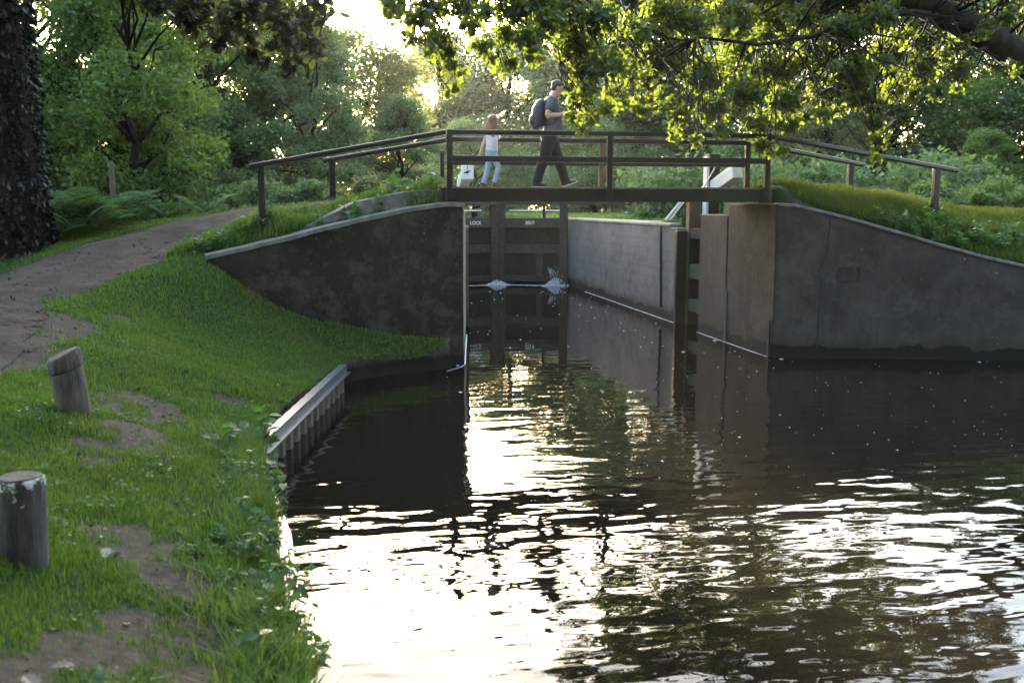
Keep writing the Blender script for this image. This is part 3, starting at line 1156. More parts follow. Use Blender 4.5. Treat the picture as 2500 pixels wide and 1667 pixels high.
# ------------------------------------------------------------------ sheet piling
def piling(pts, label, top=0.40):
    pts = [np.array(p, float) for p in pts]
    g = empty("sheet_piling", (*pts[0], 0), label, "sheet piling")
    face, cap = MB(), MB()
    prof = []
    for a, b in zip(pts[:-1], pts[1:]):
        L = np.linalg.norm(b - a)
        d = (b - a) / L
        n_ = np.array([d[1], -d[0]])
        if n_[0] < 0:
            n_ = -n_
        k, s = 0, 0.0
        while s < L:
            o = (0.0, 0.0, 0.09, 0.09)[k % 4]
            prof.append(a + d * s + n_ * (o + 0.02))
            s += (0.13, 0.04, 0.13, 0.04)[k % 4]
            k += 1
        prof.append(b + n_ * 0.02)
    face.strip([[(p[0], p[1], z) for p in prof] for z in (-0.9, top - 0.02)])
    o = face.build("piles", M['pile_steel'], g)
    sol = o.modifiers.new("solid", 'SOLIDIFY')
    sol.thickness = 0.012
    for a, b in zip(pts[:-1], pts[1:]):
        d = (b - a) / np.linalg.norm(b - a)
        n_ = np.array([d[1], -d[0]])
        if n_[0] < 0:
            n_ = -n_
        for z, wd, ht, off in ((top, 0.1, 0.014, 0.1), (top - 0.05, 0.016, 0.09, 0.14), (top - 0.10, 0.06, 0.014, 0.165)):
            A, B = a + n_ * off, b + n_ * off
            cap.bar((A[0], A[1], z), (B[0], B[1], z), wd, ht)
    bm = cap
    for a, b in zip(pts[:-1], pts[1:]):
        L = np.linalg.norm(b - a)
        d = (b - a) / L
        n_ = np.array([d[1], -d[0]])
        if n_[0] < 0:
            n_ = -n_
        for s in np.arange(0.5, L, 0.75):
            p = a + d * s + n_ * 0.146
            bm.ball((p[0], p[1], top - 0.05), (0.016, 0.016, 0.016), 8, 6)
    cap.build("capping_rail", M['galv'], g)


piling([(-.92, 8.87), (-.16, 13.21)], "corrugated steel sheet piling with a bright capping rail along the grass point", 0.365)
piling([(-.98, 8.80), (-.86, 8.19), (-.62, 6.8), (-.44, 4.75), (-.3, 3.9), (-.1, 2.0)], "low steel piling edge mostly buried in bankside weeds, nearest the viewer", 0.27)

# ------------------------------------------------------------------ mooring posts
M['post_grey'] = wood_post("post_grey", (0.085, 0.07, 0.062), 0)
M['post_dark'] = wood_post("post_dark", (0.07, 0.06, 0.06), 1.27)


def mooring(px_, py_, z, h, r, lean, mat, label, ring):
    a = at_z(px_, py_, z)
    g = empty("mooring_post", a, label, "mooring post")
    n = 20
    mb = MB()
    rows = []
    lv = [(-0.25, 1.0), (0.0, 1.0), (h * .3, 1.01), (h * 0.6, 1.0)]
    lv += [(h * 0.72, 0.99), (h * 0.735, 0.9), (h * .75, 1.04), (h * 0.93, 1.03), (h, .96)] if ring else [(h * .85, 1.0), (h * .97, 1.0), (h, 0.97)]
    for z_, k in lv:
        row = []
        for j in range(n):
            t_ = 2 * math.pi * j / n
            rr = r * k * (1 + 0.035 * math.sin(3 * t_ + 1) + 0.02 * math.sin(7 * t_ + z_ * 3))
            if ring and math.cos(t_ - 3.9) > 0.9:
                rr *= 0.93
            dz = 0.0
            if z_ >= h * .7 and ring:
                dz = 0.05 * math.cos(t_ - 0.3) * (z_ / h)
            row.append((a[0] + rr * math.cos(t_) + lean * z_, a[1] + rr * math.sin(t_), a[2] + z_ + dz))
        rows.append(row)
    mb.loop_strip(rows)
    o = mb.build("post_body", mat, g)
    bv = o.modifiers.new("bevel", 'BEVEL')
    bv.width = 0.012
    bv.segments = 2
    bv.limit_method = 'ANGLE'
    bv.angle_limit = math.radians(50)
    smooth(o.data)
    mb = MB()
    tp = rows[-1]
    c = np.mean(np.array(tp), 0)
    mb.loop_strip([[(c[0] + (p[0] - c[0]) * 0.93, c[1] + (p[1] - c[1]) * 0.93, p[2] + 0.001) for p in tp], [(c[0] + (p[0] - c[0]) * 0.9, c[1] + (p[1] - c[1]) * 0.9, p[2] + 0.006) for p in tp]])
    mb.build("end_grain", M['post_grey'], o)


mooring(179, 1008, 0.92, 0.46, 0.125, -0.11, M['post_grey'], "weathered grey mooring post leaning left, groove below its domed head", True)
mooring(56, 1368, 0.85, 0.405, 0.105, 0.035, M['post_dark'], "dark mooring post with white flecks on its flat top, at the photo's left edge", False)
a = at_Y(271, 395, 18.5)
mb = MB()
mb.box((a[0] - .04, 18.46, 1.9), (a[0] + .04, 18.54, a[2]))
tag(mb.build("fence_post", M['post_grey'], bevel=0.008), "thin grey wooden stake standing among the bracken", "post")

# ------------------------------------------------------------------ foliage generators
LEAF2 = (np.array([[0, 0, 0], [.5, .3, .08], [1, 0, -.05], [.5, -.3, .08]]), [np.array([[0, 1, 2], [0, 2, 3]])])


def oak_template():
    out = [(0, .015), (.12, .05), (.2, .2), (.3, .12), (.42, .3), (.54, .16), (.66, .34), (.78, .18), (.9, .2), (1.0, .06), (1.03, 0)]
    v = [(x, y, 0.12 * y + 0.08 * x * (1 - x)) for x, y in out]
    mid = [(0, 0, 0), (.3, 0, .0), (.66, 0, 0.0)]
    n = len(v)
    V_ = v + [(x, -y, z) for x, y, z in v[:-1]]
    up_ = list(range(n))
    dn = [n - 1] + [n + i for i in range(n - 2, -1, -1)]
    V_.append((0, 0, 0))
    c = len(V_) - 1
    return np.array(V_), [np.array([[c] + up_[::-1]]), np.array([[c] + dn[::-1]])]


OAK = oak_template()
BROAD = (np.array([[0, 0, 0], [.2, .22, .05], [.55, .27, .04], [1, 0, -.12], [.55, -.27, .04], [.2, -.22, .05], [.5, 0, 0.0]]), [np.array([[0, 6, 2, 1], [0, 5, 4, 6]]), np.array([[6, 3, 2], [6, 4, 3]])])


def scatter(pos, size, tmpl, r, up=0.4, droop=0.2, dirs=None):
    """leaf mesh: one leaf of the template per position"""
    tv, tf = tmpl
    n = len(pos)
    nrm = r.normal(size=(n, 3))
    nrm[:, 2] += up * 2.2
    nrm /= np.linalg.norm(nrm, axis=1)[:, None]
    d = r.normal(size=(n, 3)) if dirs is None else dirs + r.normal(size=(n, 3)) * 0.5
    d[:, 2] -= droop
    d -= nrm * np.sum(d * nrm, 1)[:, None]
    d /= np.linalg.norm(d, axis=1)[:, None] + 1e-9
    s = np.cross(nrm, d)
    sz = size * r.uniform(.65, 1.25, n) if np.isscalar(size) else size
    k = len(tv)
    out = (d[:, None] * tv[None, :, 0, None] + s[:, None] * tv[None, :, 1, None] + nrm[:, None] * tv[None, :, 2, None]) * np.reshape(sz, (-1, 1, 1)) + pos[:, None]
    base = np.arange(n) * k
    polys = [(base[:, None, None] + f[None]).reshape(-1, f.shape[1]) for f in tf]
    return out.reshape(-1, 3), polys


def cloud(centers, radii, counts, r, flat=0.75, shell=0.55):
    out = []
    for c, rad, n in zip(centers, radii, counts):
        v = r.normal(size=(n, 3))
        v /= np.linalg.norm(v, axis=1)[:, None]
        rr = rad * r.random(n) ** shell * (0.75 + 0.4 * r.random(n))
        p = v * rr[:, None]
        p[:, 2] *= flat
        out.append(p + np.asarray(c))
    return np.concatenate(out)


def crooked(a, b, r, n=6, wob=0.08, sag=0.0):
    a, b = np.asarray(a, float), np.asarray(b, float)
    L = np.linalg.norm(b - a)
    pts = []
    for i in range(n + 1):
        u_ = i / n
        p = a + (b - a) * u_ + r.normal(size=3) * wob * L * math.sin(math.pi * u_) * .5
        p[2] += sag * L * math.sin(math.pi * u_)
        pts.append(p)
    return pts


def tree_meshes(seed, h, rad, base, nclump, nleaf, lsize, trunk_r, gap=0.5):
    r = np.random.default_rng(seed)
    mb = MB()
    top = np.array([r.normal() * .3, r.normal() * .3, h * 0.8])
    tk = crooked((0, 0, -0.4), top, r, 8, 0.05)
    mb.tube(tk, [trunk_r * (1.25 if i == 0 else 1) * (1 - .85 * i / 8) for i in range(9)], 9)
    C, R_ = [], []
    for i in range(nclump):
        u_ = (i + r.random()) / nclump
        z = base + (h - base) * u_
        prof = math.sin(math.pi * min(1, max(0.06, (u_ * 0.82 + 0.16)))) ** 0.7
        ang = r.random() * 2 * math.pi
        rr = rad * prof * (0.35 + 0.65 * math.sqrt(r.random()))
        c = np.array([math.cos(ang) * rr, math.sin(ang) * rr, z])
        C.append(c)
        R_.append(rad * r.uniform(.2, .42))
        j = int(np.clip((z * 0.75) / (h * .8) * 8, 1, 7))
        if i % 2 == 0:
            br = crooked(tk[j], c, r, 4, 0.1, 0.05)
            t0 = trunk_r * (1 - .85 * j / 8) * .55
            mb.tube(br, [t0 * (1 - .2 * q) + .008 for q in range(5)], 6)
            for q in range(2):
                e = c + r.normal(size=3) * R_[-1] * .7
                mb.tube(crooked(br[3], e, r, 3, .1), [t0 * .3 + .004, t0 * .2 + .004, t0 * .12 + .003, .004], 5)
    R_ = np.array(R_)
    cnt = (nleaf * R_ ** 2 / np.sum(R_ ** 2)).astype(int) + 5
    pos = cloud(C, R_, cnt, r, 0.7, gap)
    vv, pp = scatter(pos, lsize, LEAF2, r, 0.45, 0.3)
    crown = np_mesh("crown", vv, pp)
    tm = bpy.data.meshes.new("trunk")
    tm.from_pydata(mb.v, [], mb.f)
    smooth(tm)
    tm.materials.append(M['bark'])
    return tm, crown


def put_tree(name, meshes, mat, loc, rot, sc, label, cat="tree", group=None):
    o = empty(name, loc, label, cat, group)
    tm, cm = meshes
    key = cm.name + mat.name
    if key not in put_tree.cache:
        c2 = cm.copy()
        c2.name = "crown"
        c2.materials.append(mat)
        put_tree.cache[key] = c2
    for nm, mm in (("trunk", tm), ("crown", put_tree.cache[key])):
        ch = bpy.data.objects.new(nm, mm)
        col.objects.link(ch)
        ch.parent = o
    o.rotation_euler = (0, 0, rot)
    o.scale = sc if isinstance(sc, (tuple, list)) else (sc, sc, sc)
    return o


put_tree.cache = {}
PR = [tree_meshes(11, 10, 3.6, 1.2, 52, 38000, .2, .22), tree_meshes(12, 10, 3.2, 0.8, 60, 42000, .18, .2),
      tree_meshes(13, 10, 4.2, 2.0, 50, 37000, .21, .26), tree_meshes(14, 10, 2.8, 0.6, 56, 36000, .17, .18),
      tree_meshes(15, 10, 3.8, 1.0, 44, 25000, .19, .2, 0.4)]


def X_at(px_, Y):
    r = ray(px_, 505)
    return r[0] / r[1] * Y


def bg(px_, ytop, Y, pr, mat, rot, wide, label, name="broadleaf_tree", base=2.1):
    h = EYE[2] + (505 - ytop) / FPX * Y * 1.02 - base
    s = h / 10.3
    return put_tree(name, PR[pr], M[mat], (X_at(px_, Y), Y, base - 0.1), rot, (s * wide, s * wide, s), label)


bg(330, -170, 21, 1, 'leaf_a', 0.4, .95, "bright green tree with a crooked low bough over the bracken, left side")
bg(110, -260, 25, 0, 'leaf_a', 1.4, 1.0, "green tree standing behind the ivy-clad trunk at left")
bg(480, -120, 31, 3, 'leaf_b', 2.2, 1.1, "tall grey-green tree right of the crooked-boughed one")
bg(640, -20, 36, 1, 'leaf_b', 3.0, 1.2, "hazy blue-green tree rising above the left ramp's handrail end")
bg(745, 60, 33, 3, 'leaf_b', .7, 1.1, "narrow pale green tree behind the sloping handrail's middle")
bg(860, 105, 44, 2, 'leaf_c', 1.1, 1.15, "rounded olive tree directly below the sun")
bg(985, 250, 40, 3, 'leaf_b', 2.9, 1.2, "low green tree between the olive tree and the bridge")
bg(1080, 105, 92, 0, 'leaf_c', .3, 1.15, "far misty tree above the girl, right of the sun gap")
bg(1230, 95, 88, 2, 'leaf_c', 2.0, 1.1, "far misty tree behind the walking man and girl")
bg(1390, 0, 82, 1, 'leaf_d', 4.0, 1.3, "far misty tree behind the bridge's middle post")
bg(1160, 300, 60, 4, 'leaf_b', 5.0, 1.5, "low wide tree beyond the lock, seen between the bridge rails")
bg(1540, -90, 66, 0, 'leaf_d', .9, 1.2, "tree beyond the lock hidden partly by oak leaves, left of the paddle post")
bg(1450, 300, 52, 4, 'leaf_b', .2, 1.5, "low bushy tree behind the bridge's middle rails")
bg(1740, -150, 58, 2, 'leaf_d', 2.6, 1.1, "dark tree behind the square paddle post")
bg(1640, 330, 48, 4, 'leaf_d', 3.3, 1.6, "low dark bushy tree behind the raised balance beam")
bg(1890, -60, 44, 3, 'leaf_b', 1.9, 1.2, "slender tree behind the bridge's right end post")
bg(1990, 170, 38, 4, 'leaf_c', 1.2, 1.0, "thin brownish half-bare tree behind the far right handrail")
bg(2150, -20, 40, 1, 'leaf_d', 4.4, 1.15, "dense dark green tree behind the right handrails")
bg(2300, -50, 40, 4, 'leaf_y', 0.8, 1.2, "yellow-green sunlit tree right of the dense dark one")
bg(2440, -40, 37, 4, 'leaf_a', 2.4, 1.1, "green tree with sky gaps under the oak's big limb")
bg(2600, -60, 34, 0, 'leaf_d', 5.3, 1.0, "dark tree at the photo's right edge behind the bramble bank")
bg(2400, 300, 30, 3, 'leaf_a', 1.0, 1.6, "low fresh green bushy tree above the bramble bank")
bg(190, 230, 30, 4, 'leaf_d', 2.0, 1.6, "low bushy tree glimpsed behind the bracken clump")
bg(60, 180, 34, 4, 'leaf_d', 3.0, 1.6, "low dark tree behind the ivy-clad trunk")
bg(430, 250, 33, 4, 'leaf_b', 4.0, 1.6, "low bushy tree behind the crooked-boughed tree's right side")
bg(1960, 250, 41, 3, 'leaf_d', 1.2, 1.4, "dark low tree filling the gap under the far right handrail")
bg(-120, -300, 24, 2, 'leaf_d', 3.7, 1.0, "dark tree at the photo's far left edge")

# crooked bough of the bright green tree
# distant wood closing the view
r2 = np.random.default_rng(77)
C, R_ = [], []
for i in range(560):
    a_ = r2.uniform(-1.0, 1.15)
    D = r2.uniform(98, 125)
    hh = r2.uniform(2, 12.0 if -.09 < a_ < .1 else 19)
    C.append((math.sin(a_) * D, math.cos(a_) * D, hh))
    R_.append(r2.uniform(2.0, 4.0))
for i in range(900):   # unseen wood added behind the camera to shade everything facing it
    a_ = r2.uniform(1.75, 4.5)
    D = r2.uniform(14, 24)
    C.append((math.sin(a_) * D + 3, math.cos(a_) * D, r2.uniform(1.5, 20)))
    R_.append(r2.uniform(1.5, 2.6))
pos = cloud(C, R_, [240] * len(C), r2)
vv, pp = scatter(pos, 0.5, LEAF2, r2, .4)
tag(link("distant_and_shading_wood", np_mesh("distant_and_shading_wood", vv, pp), M['leaf_d']), kind="stuff")


C, R_ = [], []
for i in range(240):
    a_ = r2.uniform(-1.3, -0.42)
    D = r2.uniform(34, 60)
    C.append((math.sin(a_) * D, math.cos(a_) * D, r2.uniform(2, 12)))
    R_.append(r2.uniform(1.6, 3.0))
for i in range(200):
    a_ = r2.uniform(0.66, 1.3)
    D = r2.uniform(34, 60)
    C.append((math.sin(a_) * D, math.cos(a_) * D, r2.uniform(2, 10)))
    R_.append(r2.uniform(1.6, 3.0))
for i in range(260):
    a_ = r2.uniform(.09, .62)
    D = r2.uniform(60, 78)
    C.append((math.sin(a_) * D, math.cos(a_) * D, r2.uniform(1.5, 6)))
    R_.append(r2.uniform(1.4, 2.4))
for i in range(160):
    a_ = r2.uniform(.30, .62)
    D = r2.uniform(29, 33)
    C.append((math.sin(a_) * D, math.cos(a_) * D, r2.uniform(1.8, 3.6)))
    R_.append(r2.uniform(.6, 1.0))
for i in range(160):
    a_ = r2.uniform(-.45, -.06)
    D = r2.uniform(34, 40)
    C.append((math.sin(a_) * D, math.cos(a_) * D, r2.uniform(1.8, 4.4)))
    R_.append(r2.uniform(.8, 1.3))
pos = cloud(C, R_, [int(170 * q) for q in R_], r2)
vv, pp = scatter(pos, 0.22, LEAF2, r2, .4)
tag(link("undergrowth", np_mesh("undergrowth", vv, pp), M['leaf_b']), kind="stuff")

# leaf clumps added out of view above the near bank to cut skylight
C, R_ = [], []
for i in range(210):
    C.append((r2.uniform(-10, -0.5), r2.uniform(-9, 10), r2.uniform(8, 12)))
    C.append((r2.uniform(-2, 16), r2.uniform(-12, 2.5), r2.uniform(8, 12)))
    R_ += [r2.uniform(.9, 1.6)] * 2
pos = cloud(C, R_, [70] * len(C), r2)
vv, pp = scatter(pos, 0.32, LEAF2, r2, .4)
tag(link("added_shade_canopy", np_mesh("added_shade_canopy", vv, pp), M['leaf_d']), kind="stuff")


# ------------------------------------------------------------------ shrubs: brambles, hedge bushes
def shrub(name, c, dims, n, lsize, mat, label, cat, seed, tm=LEAF2, group=None, stems=True):
    r = np.random.default_rng(seed)
    o = empty(name, c, label, cat, group)
    cs, rs = [], []
    k = max(5, int(dims[0] * dims[1] * 3) + 6)
    for i in range(k):
        a_ = r.random() * 6.283
        q = math.sqrt(r.random())
        x_, y_ = math.cos(a_) * q * dims[0], math.sin(a_) * q * dims[1]
        z_ = dims[2] * (1 - .75 * q * q) * r.uniform(.25, .95)
        cs.append((c[0] + x_, c[1] + y_, c[2] + z_))
        rs.append(min(dims) * r.uniform(.3, .55))
    pos = cloud(cs, rs, [n // k] * k, r, .8, .45)
    vv, pp = scatter(pos, lsize, tm, r, .55, .2)
    link("foliage", np_mesh("foliage", vv, pp), mat, o)
    if stems:
        mb = MB()
        for q in cs[::2]:
            mb.tube(crooked((c[0] + r.normal() * .1, c[1] + r.normal() * .1, c[2] - .2), q, r, 4, .1), [.02, .017, .013, .009, .005], 5)
        mb.build("stems", M['twig'], o)
    return o


def gz(x, y):
    return float(height(np.array([x]), np.array([y]))[0])


for i, (px_, Y, dx, dy, dz, mt, lab) in enumerate([
        (2200, 21.5, 1.3, 1.0, .95, 'bramble', "bramble mound between the two right handrail posts"),
        (2330, 20.5, 1.3, 1.0, 1.15, 'bramble', "bramble mound behind the end of the longer right handrail"),
        (2450, 20, 1.3, 1.0, 1.25, 'bramble', "tall bramble mound at the photo's right edge"),
        (2070, 23, 1.2, .9, .75, 'leaf_b', "low weedy bush behind the far right handrail post"),
        (1960, 24, 1.0, .9, .8, 'leaf_d', "dark bush behind the bridge's right end"),
        (2580, 19, 1.4, 1.2, 1.2, 'bramble', "bramble mound just beyond the right edge")]):
    x_ = X_at(px_, Y)
    shrub("bramble_bush" if mt == 'bramble' else "bush", (x_, Y, gz(x_, Y) - .1), (dx, dy, dz), 9000, .1, M[mt], lab, "bush", 300 + i)
for i, (px_, Y, dx, dy, dz, mt, lab) in enumerate([
        (700, 19, .9, .7, .85, 'leaf_b', "leafy bush with a pale tip left of the white beam end"),
        (900, 20, .9, .7, 1.0, 'leaf_c', "olive weedy bush behind the left ramp"),
        (1030, 18.5, .45, .4, .75, 'leaf_y', "yellow-green sapling bush beside the bridge's left post"),
        (590, 20.5, 1.0, .8, .9, 'leaf_b', "pale seed-headed bush behind the left handrail's end post"),
        (470, 20, 1.0, .8, .7, 'fern', "light green fern-like bush at the path's far verge"),
        (370, 19, .8, .6, .6, 'leaf_a', "fresh green bush between the bracken and the verge"),
        (820, 24, 1.4, 1.0, 1.7, 'leaf_d', "dark bush behind the far ramp handrail's grey post"),
        (560, 26, 1.8, 1.2, 1.6, 'leaf_d', "dark bush behind the handrail's end"),
        (1010, 26, 1.3, 1.0, 1.4, 'leaf_b', "green bush behind the sapling"),
        (1560, 75, 5, 2, 2.2, 'leaf_d', "dark hedge bush at the back of the lockside lawn"),
        (1290, 70, 5, 2, 2.0, 'leaf_b', "green hedge bush seen through the gap in the far gate"),
        (230, 23, 2.0, 1.4, 2.0, 'leaf_d', "dark bush deep behind the bracken")]):
    x_ = X_at(px_, Y)
    shrub("bush", (x_, Y, gz(x_, Y) - .1), (dx, dy, dz), 6000, .09 if Y < 30 else .25, M[mt], lab, "bush", 330 + i)

# ------------------------------------------------------------------ bracken
def fern_mesh(seed):
    r = np.random.default_rng(seed)
    vs_, ts = [], []
    for f in range(11):
        a_ = f / 11 * 6.283 + r.normal() * .25
        L = r.uniform(.75, 1.15)
        lift = r.uniform(.5, 1.0)
        d = np.array([math.cos(a_), math.sin(a_), 0])
        side = np.array([-d[1], d[0], 0])
        for k in range(20):
            u_ = (k + 1) / 21
            c = d * L * u_ * .75 + np.array([0, 0, L * lift * 1.5 * (u_ - .55 * u_ * u_)])
            wl = .26 * L * math.sin(math.pi * min(1, .12 + .88 * (1 - u_))) * (1.0 if u_ > .25 else .0)
            for sg in (-1, 1):
                if wl <= 0:
                    continue
                tip = c + side * sg * wl + d * wl * .35 + np.array([0, 0, -wl * .25])
                b = len(vs_)
                e = d * .012 * L
                vs_ += [c - e, c + e, (c + tip) / 2 + e * 1.3, tip, (c + tip) / 2 - e * 1.3]
                ts.append((b, b + 1, b + 2, b + 3, b + 4))
        b = len(vs_)
        q = np.array([0, 0, L * lift * .67])
        vs_ += [np.zeros(3) - side * .006, np.zeros(3) + side * .006, d * L * .75 + q]
        ts.append((b, b + 1, b + 2))
    me = bpy.data.meshes.new("bracken")
    me.from_pydata([tuple(v) for v in vs_], [], ts)
    me.materials.append(M['fern'])
    return me


FM = [fern_mesh(s) for s in (1, 2, 3)]
spots = [(40, 500, 17.0, 1.1), (90, 480, 17.3, 1.2), (150, 470, 17.4, 1.15), (200, 470, 17.6, 1.3), (250, 480, 17.5, 1.1), (120, 520, 16.6, 1.0), (190, 520, 16.8, 1.0), (60, 540, 16.4, .95), (10, 530, 16.6, 1.1), (290, 490, 17.9, .9), (240, 510, 17.2, .85), (330, 480, 18.5, .8), (420, 480, 18.6, .7), (500, 475, 18.8, .7), (0, 470, 18, 1.3), (170, 440, 18.6, 1.4)]
for i, (px_, py_, Y, s) in enumerate(spots):
    x_ = X_at(px_, Y)
    o = bpy.data.objects.new("bracken", FM[i % 3])
    col.objects.link(o)
    o.location = (x_, Y, gz(x_, Y) - .02)
    o.rotation_euler = (0, 0, i * 1.7)
    o.scale = (s, s, s)
    tag(o, "arching green bracken plant among the fern clump left of the dirt path", "fern", "bracken clump left of the path")

# ------------------------------------------------------------------ ivy-clad tree at the left and its overhanging branches
def overhang(mb, clumps, roots, r, tr=.05):
    """thin crooked twigs joining each leaf clump to the nearest limb point"""
    R0 = np.array(roots)
    for c, rad in clumps:
        c = np.asarray(c)
        k = np.argmin(np.linalg.norm((R0 - c) * np.array([1, 1, .8]), axis=1))
        br = crooked(R0[k], c, r, 5, .12, .04)
        L = np.linalg.norm(R0[k] - c)
        t0 = min(tr, .006 + .006 * L)
        mb.tube(br, [t0 * (1 - .16 * q) for q in range(6)], 6)
        for q in range(4):
            e = c + r.normal(size=3) * rad * .7
            mb.tube(crooked(br[3 + q % 2], e, r, 3, .15), [.006, .005, .004, .002], 5)


def limb_pts(P, n=5):
    P = [np.asarray(p, float) for p in P]
    out = []
    for a, b in zip(P[:-1], P[1:]):
        for k in range(n):
            out.append(a + (b - a) * k / n)
    out.append(P[-1])
    return out


tr_x = X_at(35, 16.0)
it = empty("ivy_tree", (tr_x, 16, 1.8), "thick dark ivy-covered trunk at the left edge with leaves drooping from the top", "tree")
mb = MB()
tk = [(tr_x + .1, 16, 1.3), (tr_x + .02, 16, 2.4), (tr_x - .03, 16, 4), (tr_x - .1, 15.9, 6), (tr_x, 15.8, 8), (tr_x + .2, 15.7, 9.5)]
mb.tube(tk, [.52, .42, .36, .34, .27, .15], 14)
limb = [(tr_x, 15.9, 5.6), (tr_x + 1.4, 14.4, 6.1), (tr_x + 3.0, 12.8, 6.0), (tr_x + 4.6, 11.8, 5.7), (tr_x + 6.2, 11.2, 5.5)]
mb.tube(limb, [.2, .15, .12, .08, .04], 10)
r3 = np.random.default_rng(5)
cl = []
for px_, py_, rp in [(440, 15, 45), (500, 20, 45), (560, 50, 40), (540, 95, 26), (600, 20, 55), (610, 85, 36), (617, 128, 18), (660, 30, 55), (690, 90, 45), (720, 140, 28), (740, 60, 50), (770, 115, 36), (770, 20, 50), (705, 165, 14), (640, 150, 14), (470, 55, 22), (380, 12, 30)]:
    Y = r3.uniform(10.2, 12.4)
    cl.append((at_Y(px_, py_, Y), rp / FPX * Y * 1.05))
for i in range(26):
    cl.append((np.array([r3.uniform(-6.5, -0.8), r3.uniform(10, 15), r3.uniform(5.6, 7.6)]), r3.uniform(.35, .6)))
overhang(mb, cl, limb_pts(limb), r3)
mb.build("trunk", M['bark'], it, True)
pos = cloud([c for c, _ in cl], [q for _, q in cl], [int(50 + 1500 * q * q) for _, q in cl], r3, .9, .5)
vv, pp = scatter(pos, .115, OAK, r3, .35, .5)
link("crown", np_mesh("crown", vv, pp), M['dark_leaf'], it)
th = r3.random(9000) * 6.283
zz = r3.uniform(1.6, 9, 9000)
rr = np.interp(zz, [1.3, 2.4, 4, 6, 8, 9.5], [.55, .46, .40, .38, .31, .2]) + np.abs(r3.normal(size=9000)) * .06
pos = np.stack([tr_x - .02 + rr * np.cos(th), 15.95 + rr * np.sin(th), zz], 1)
nd = np.stack([np.cos(th), np.sin(th), -.8 * np.ones_like(th)], 1)
vv, pp = scatter(pos, .1, BROAD, r3, .0, .4, nd)
link("ivy", np_mesh("ivy", vv, pp), M['ivy_leaf'], it)

# ------------------------------------------------------------------ overhanging oak on the right
r4 = np.random.default_rng(21)
ok = empty("oak_tree", (float(at_Y(2760, 420, 17.5)[0]), 17.6, 1.6), "big oak whose heavy limb and lobed sunlit leaves hang over the bridge from the right", "tree")
L1 = [at_Y(2760, 420, 17.5), at_Y(2560, 190, 17.0), at_Y(2440, 105, 16.4), at_Y(2330, 45, 15.8), at_Y(2230, 0, 15.4), at_Y(2100, -70, 15.0), at_Y(1850, -130, 14.4), at_Y(1500, -150, 13.6), at_Y(1200, -140, 12.6), at_Y(1000, -120, 11.8)]
mb = MB()
mb.tube(L1, [.44, .30, .27, .25, .22, .15, .12, .09, .06, .035], 12)
bx = L1[0]
mb.tube([(bx[0] + .5, 17.7, 0.8), (bx[0] + .4, 17.7, 2.2), tuple(bx), (bx[0] + .5, 17.6, 5.5), (bx[0] + .3, 17.3, 8)], [.62, .5, .46, .36, .22], 14)
L2 = [at_Y(2330, 45, 15.8), at_Y(2230, 30, 15.0), at_Y(2100, 45, 14.6), at_Y(1980, 90, 14.3), at_Y(1850, 110, 14.0), at_Y(1700, 90, 14.0)]
mb.tube(L2, [.07, .05, .042, .036, .028, .018], 8)
L3 = [at_Y(2440, 105, 16.4), at_Y(2370, 130, 15.8), at_Y(2330, 160, 15.6), at_Y(2335, 200, 15.5), at_Y(2340, 250, 15.4)]
mb.tube(L3, [.05, .03, .018, .012, .006], 7)
L4 = [at_Y(1850, -130, 14.4), at_Y(1650, 10, 15.0), at_Y(1560, 60, 15.5), at_Y(1480, 110, 15.8)]
mb.tube(L4, [.05, .035, .025, .014], 7)
roots = limb_pts(L1) + limb_pts(L2) + limb_pts(L4)
cl = []
mid = [(960, 15, 40), (1010, 40, 40), (1000, 90, 25), (1060, 20, 45), (1065, 85, 35), (1090, 130, 28), (1050, 120, 18), (1105, 165, 20), (1125, 180, 14), (1110, 205, 13), (1095, 222, 8), (1130, 15, 40), (1150, 60, 28), (1180, 25, 35), (1180, 115, 28), (1195, 140, 20), (1240, 20, 45), (1235, 85, 32), (1240, 150, 26), (1230, 175, 13), (1300, 20, 55), (1290, 90, 45), (1300, 135, 28), (1340, 60, 50)]
rt = [(1370, 30, 55), (1400, 110, 50), (1420, 170, 40), (1430, 215, 30), (1400, 280, 14), (1425, 290, 20), (1445, 282, 12), (1418, 312, 10), (1405, 250, 10), (1470, 40, 60), (1480, 150, 55), (1500, 230, 32), (1480, 265, 14), (1540, 80, 60), (1560, 180, 50), (1560, 250, 26), (1580, 272, 12), (1620, 30, 60), (1640, 140, 60), (1630, 230, 32), (1660, 280, 30), (1660, 325, 20), (1700, 345, 14), (1700, 60, 60), (1720, 180, 60), (1740, 270, 45), (1760, 320, 18), (1790, 40, 60), (1800, 140, 60), (1820, 230, 55), (1850, 300, 40), (1860, 345, 28), (1880, 370, 14), (1880, 60, 60), (1900, 170, 60), (1920, 250, 50), (1930, 310, 26), (1970, 30, 55), (1990, 130, 60), (2010, 215, 50), (2010, 280, 22), (2060, 70, 55), (2090, 170, 55), (2110, 240, 42), (2140, 300, 30), (2150, 345, 22), (2140, 385, 12), (2150, 30, 50), (2170, 130, 55), (2190, 215, 42), (2200, 270, 20), (2230, 90, 45), (2260, 170, 45), (2290, 220, 22), (2320, 110, 38), (2340, 170, 30), (2350, 210, 16), (2400, 60, 30), (2440, 40, 40), (2480, 20, 40), (2470, 160, 22)]
for k, lst in enumerate((mid, rt)):
    for px_, py_, rp in lst:
        for rep in range(1 if rp < 24 else 2):
            Y = (r4.uniform(12.2, 14.3) if rp < 24 else r4.uniform(11.5, 12.6) if px_ < 1500 else r4.uniform(13.5, 18.5)) if k else r4.uniform(10.5, 12.3)
            cl.append((at_Y(px_ + r4.normal() * rp * .25 * rep, py_ + r4.normal() * rp * .25 * rep, Y), rp / FPX * Y * (1.0 if rep == 0 else .8)))
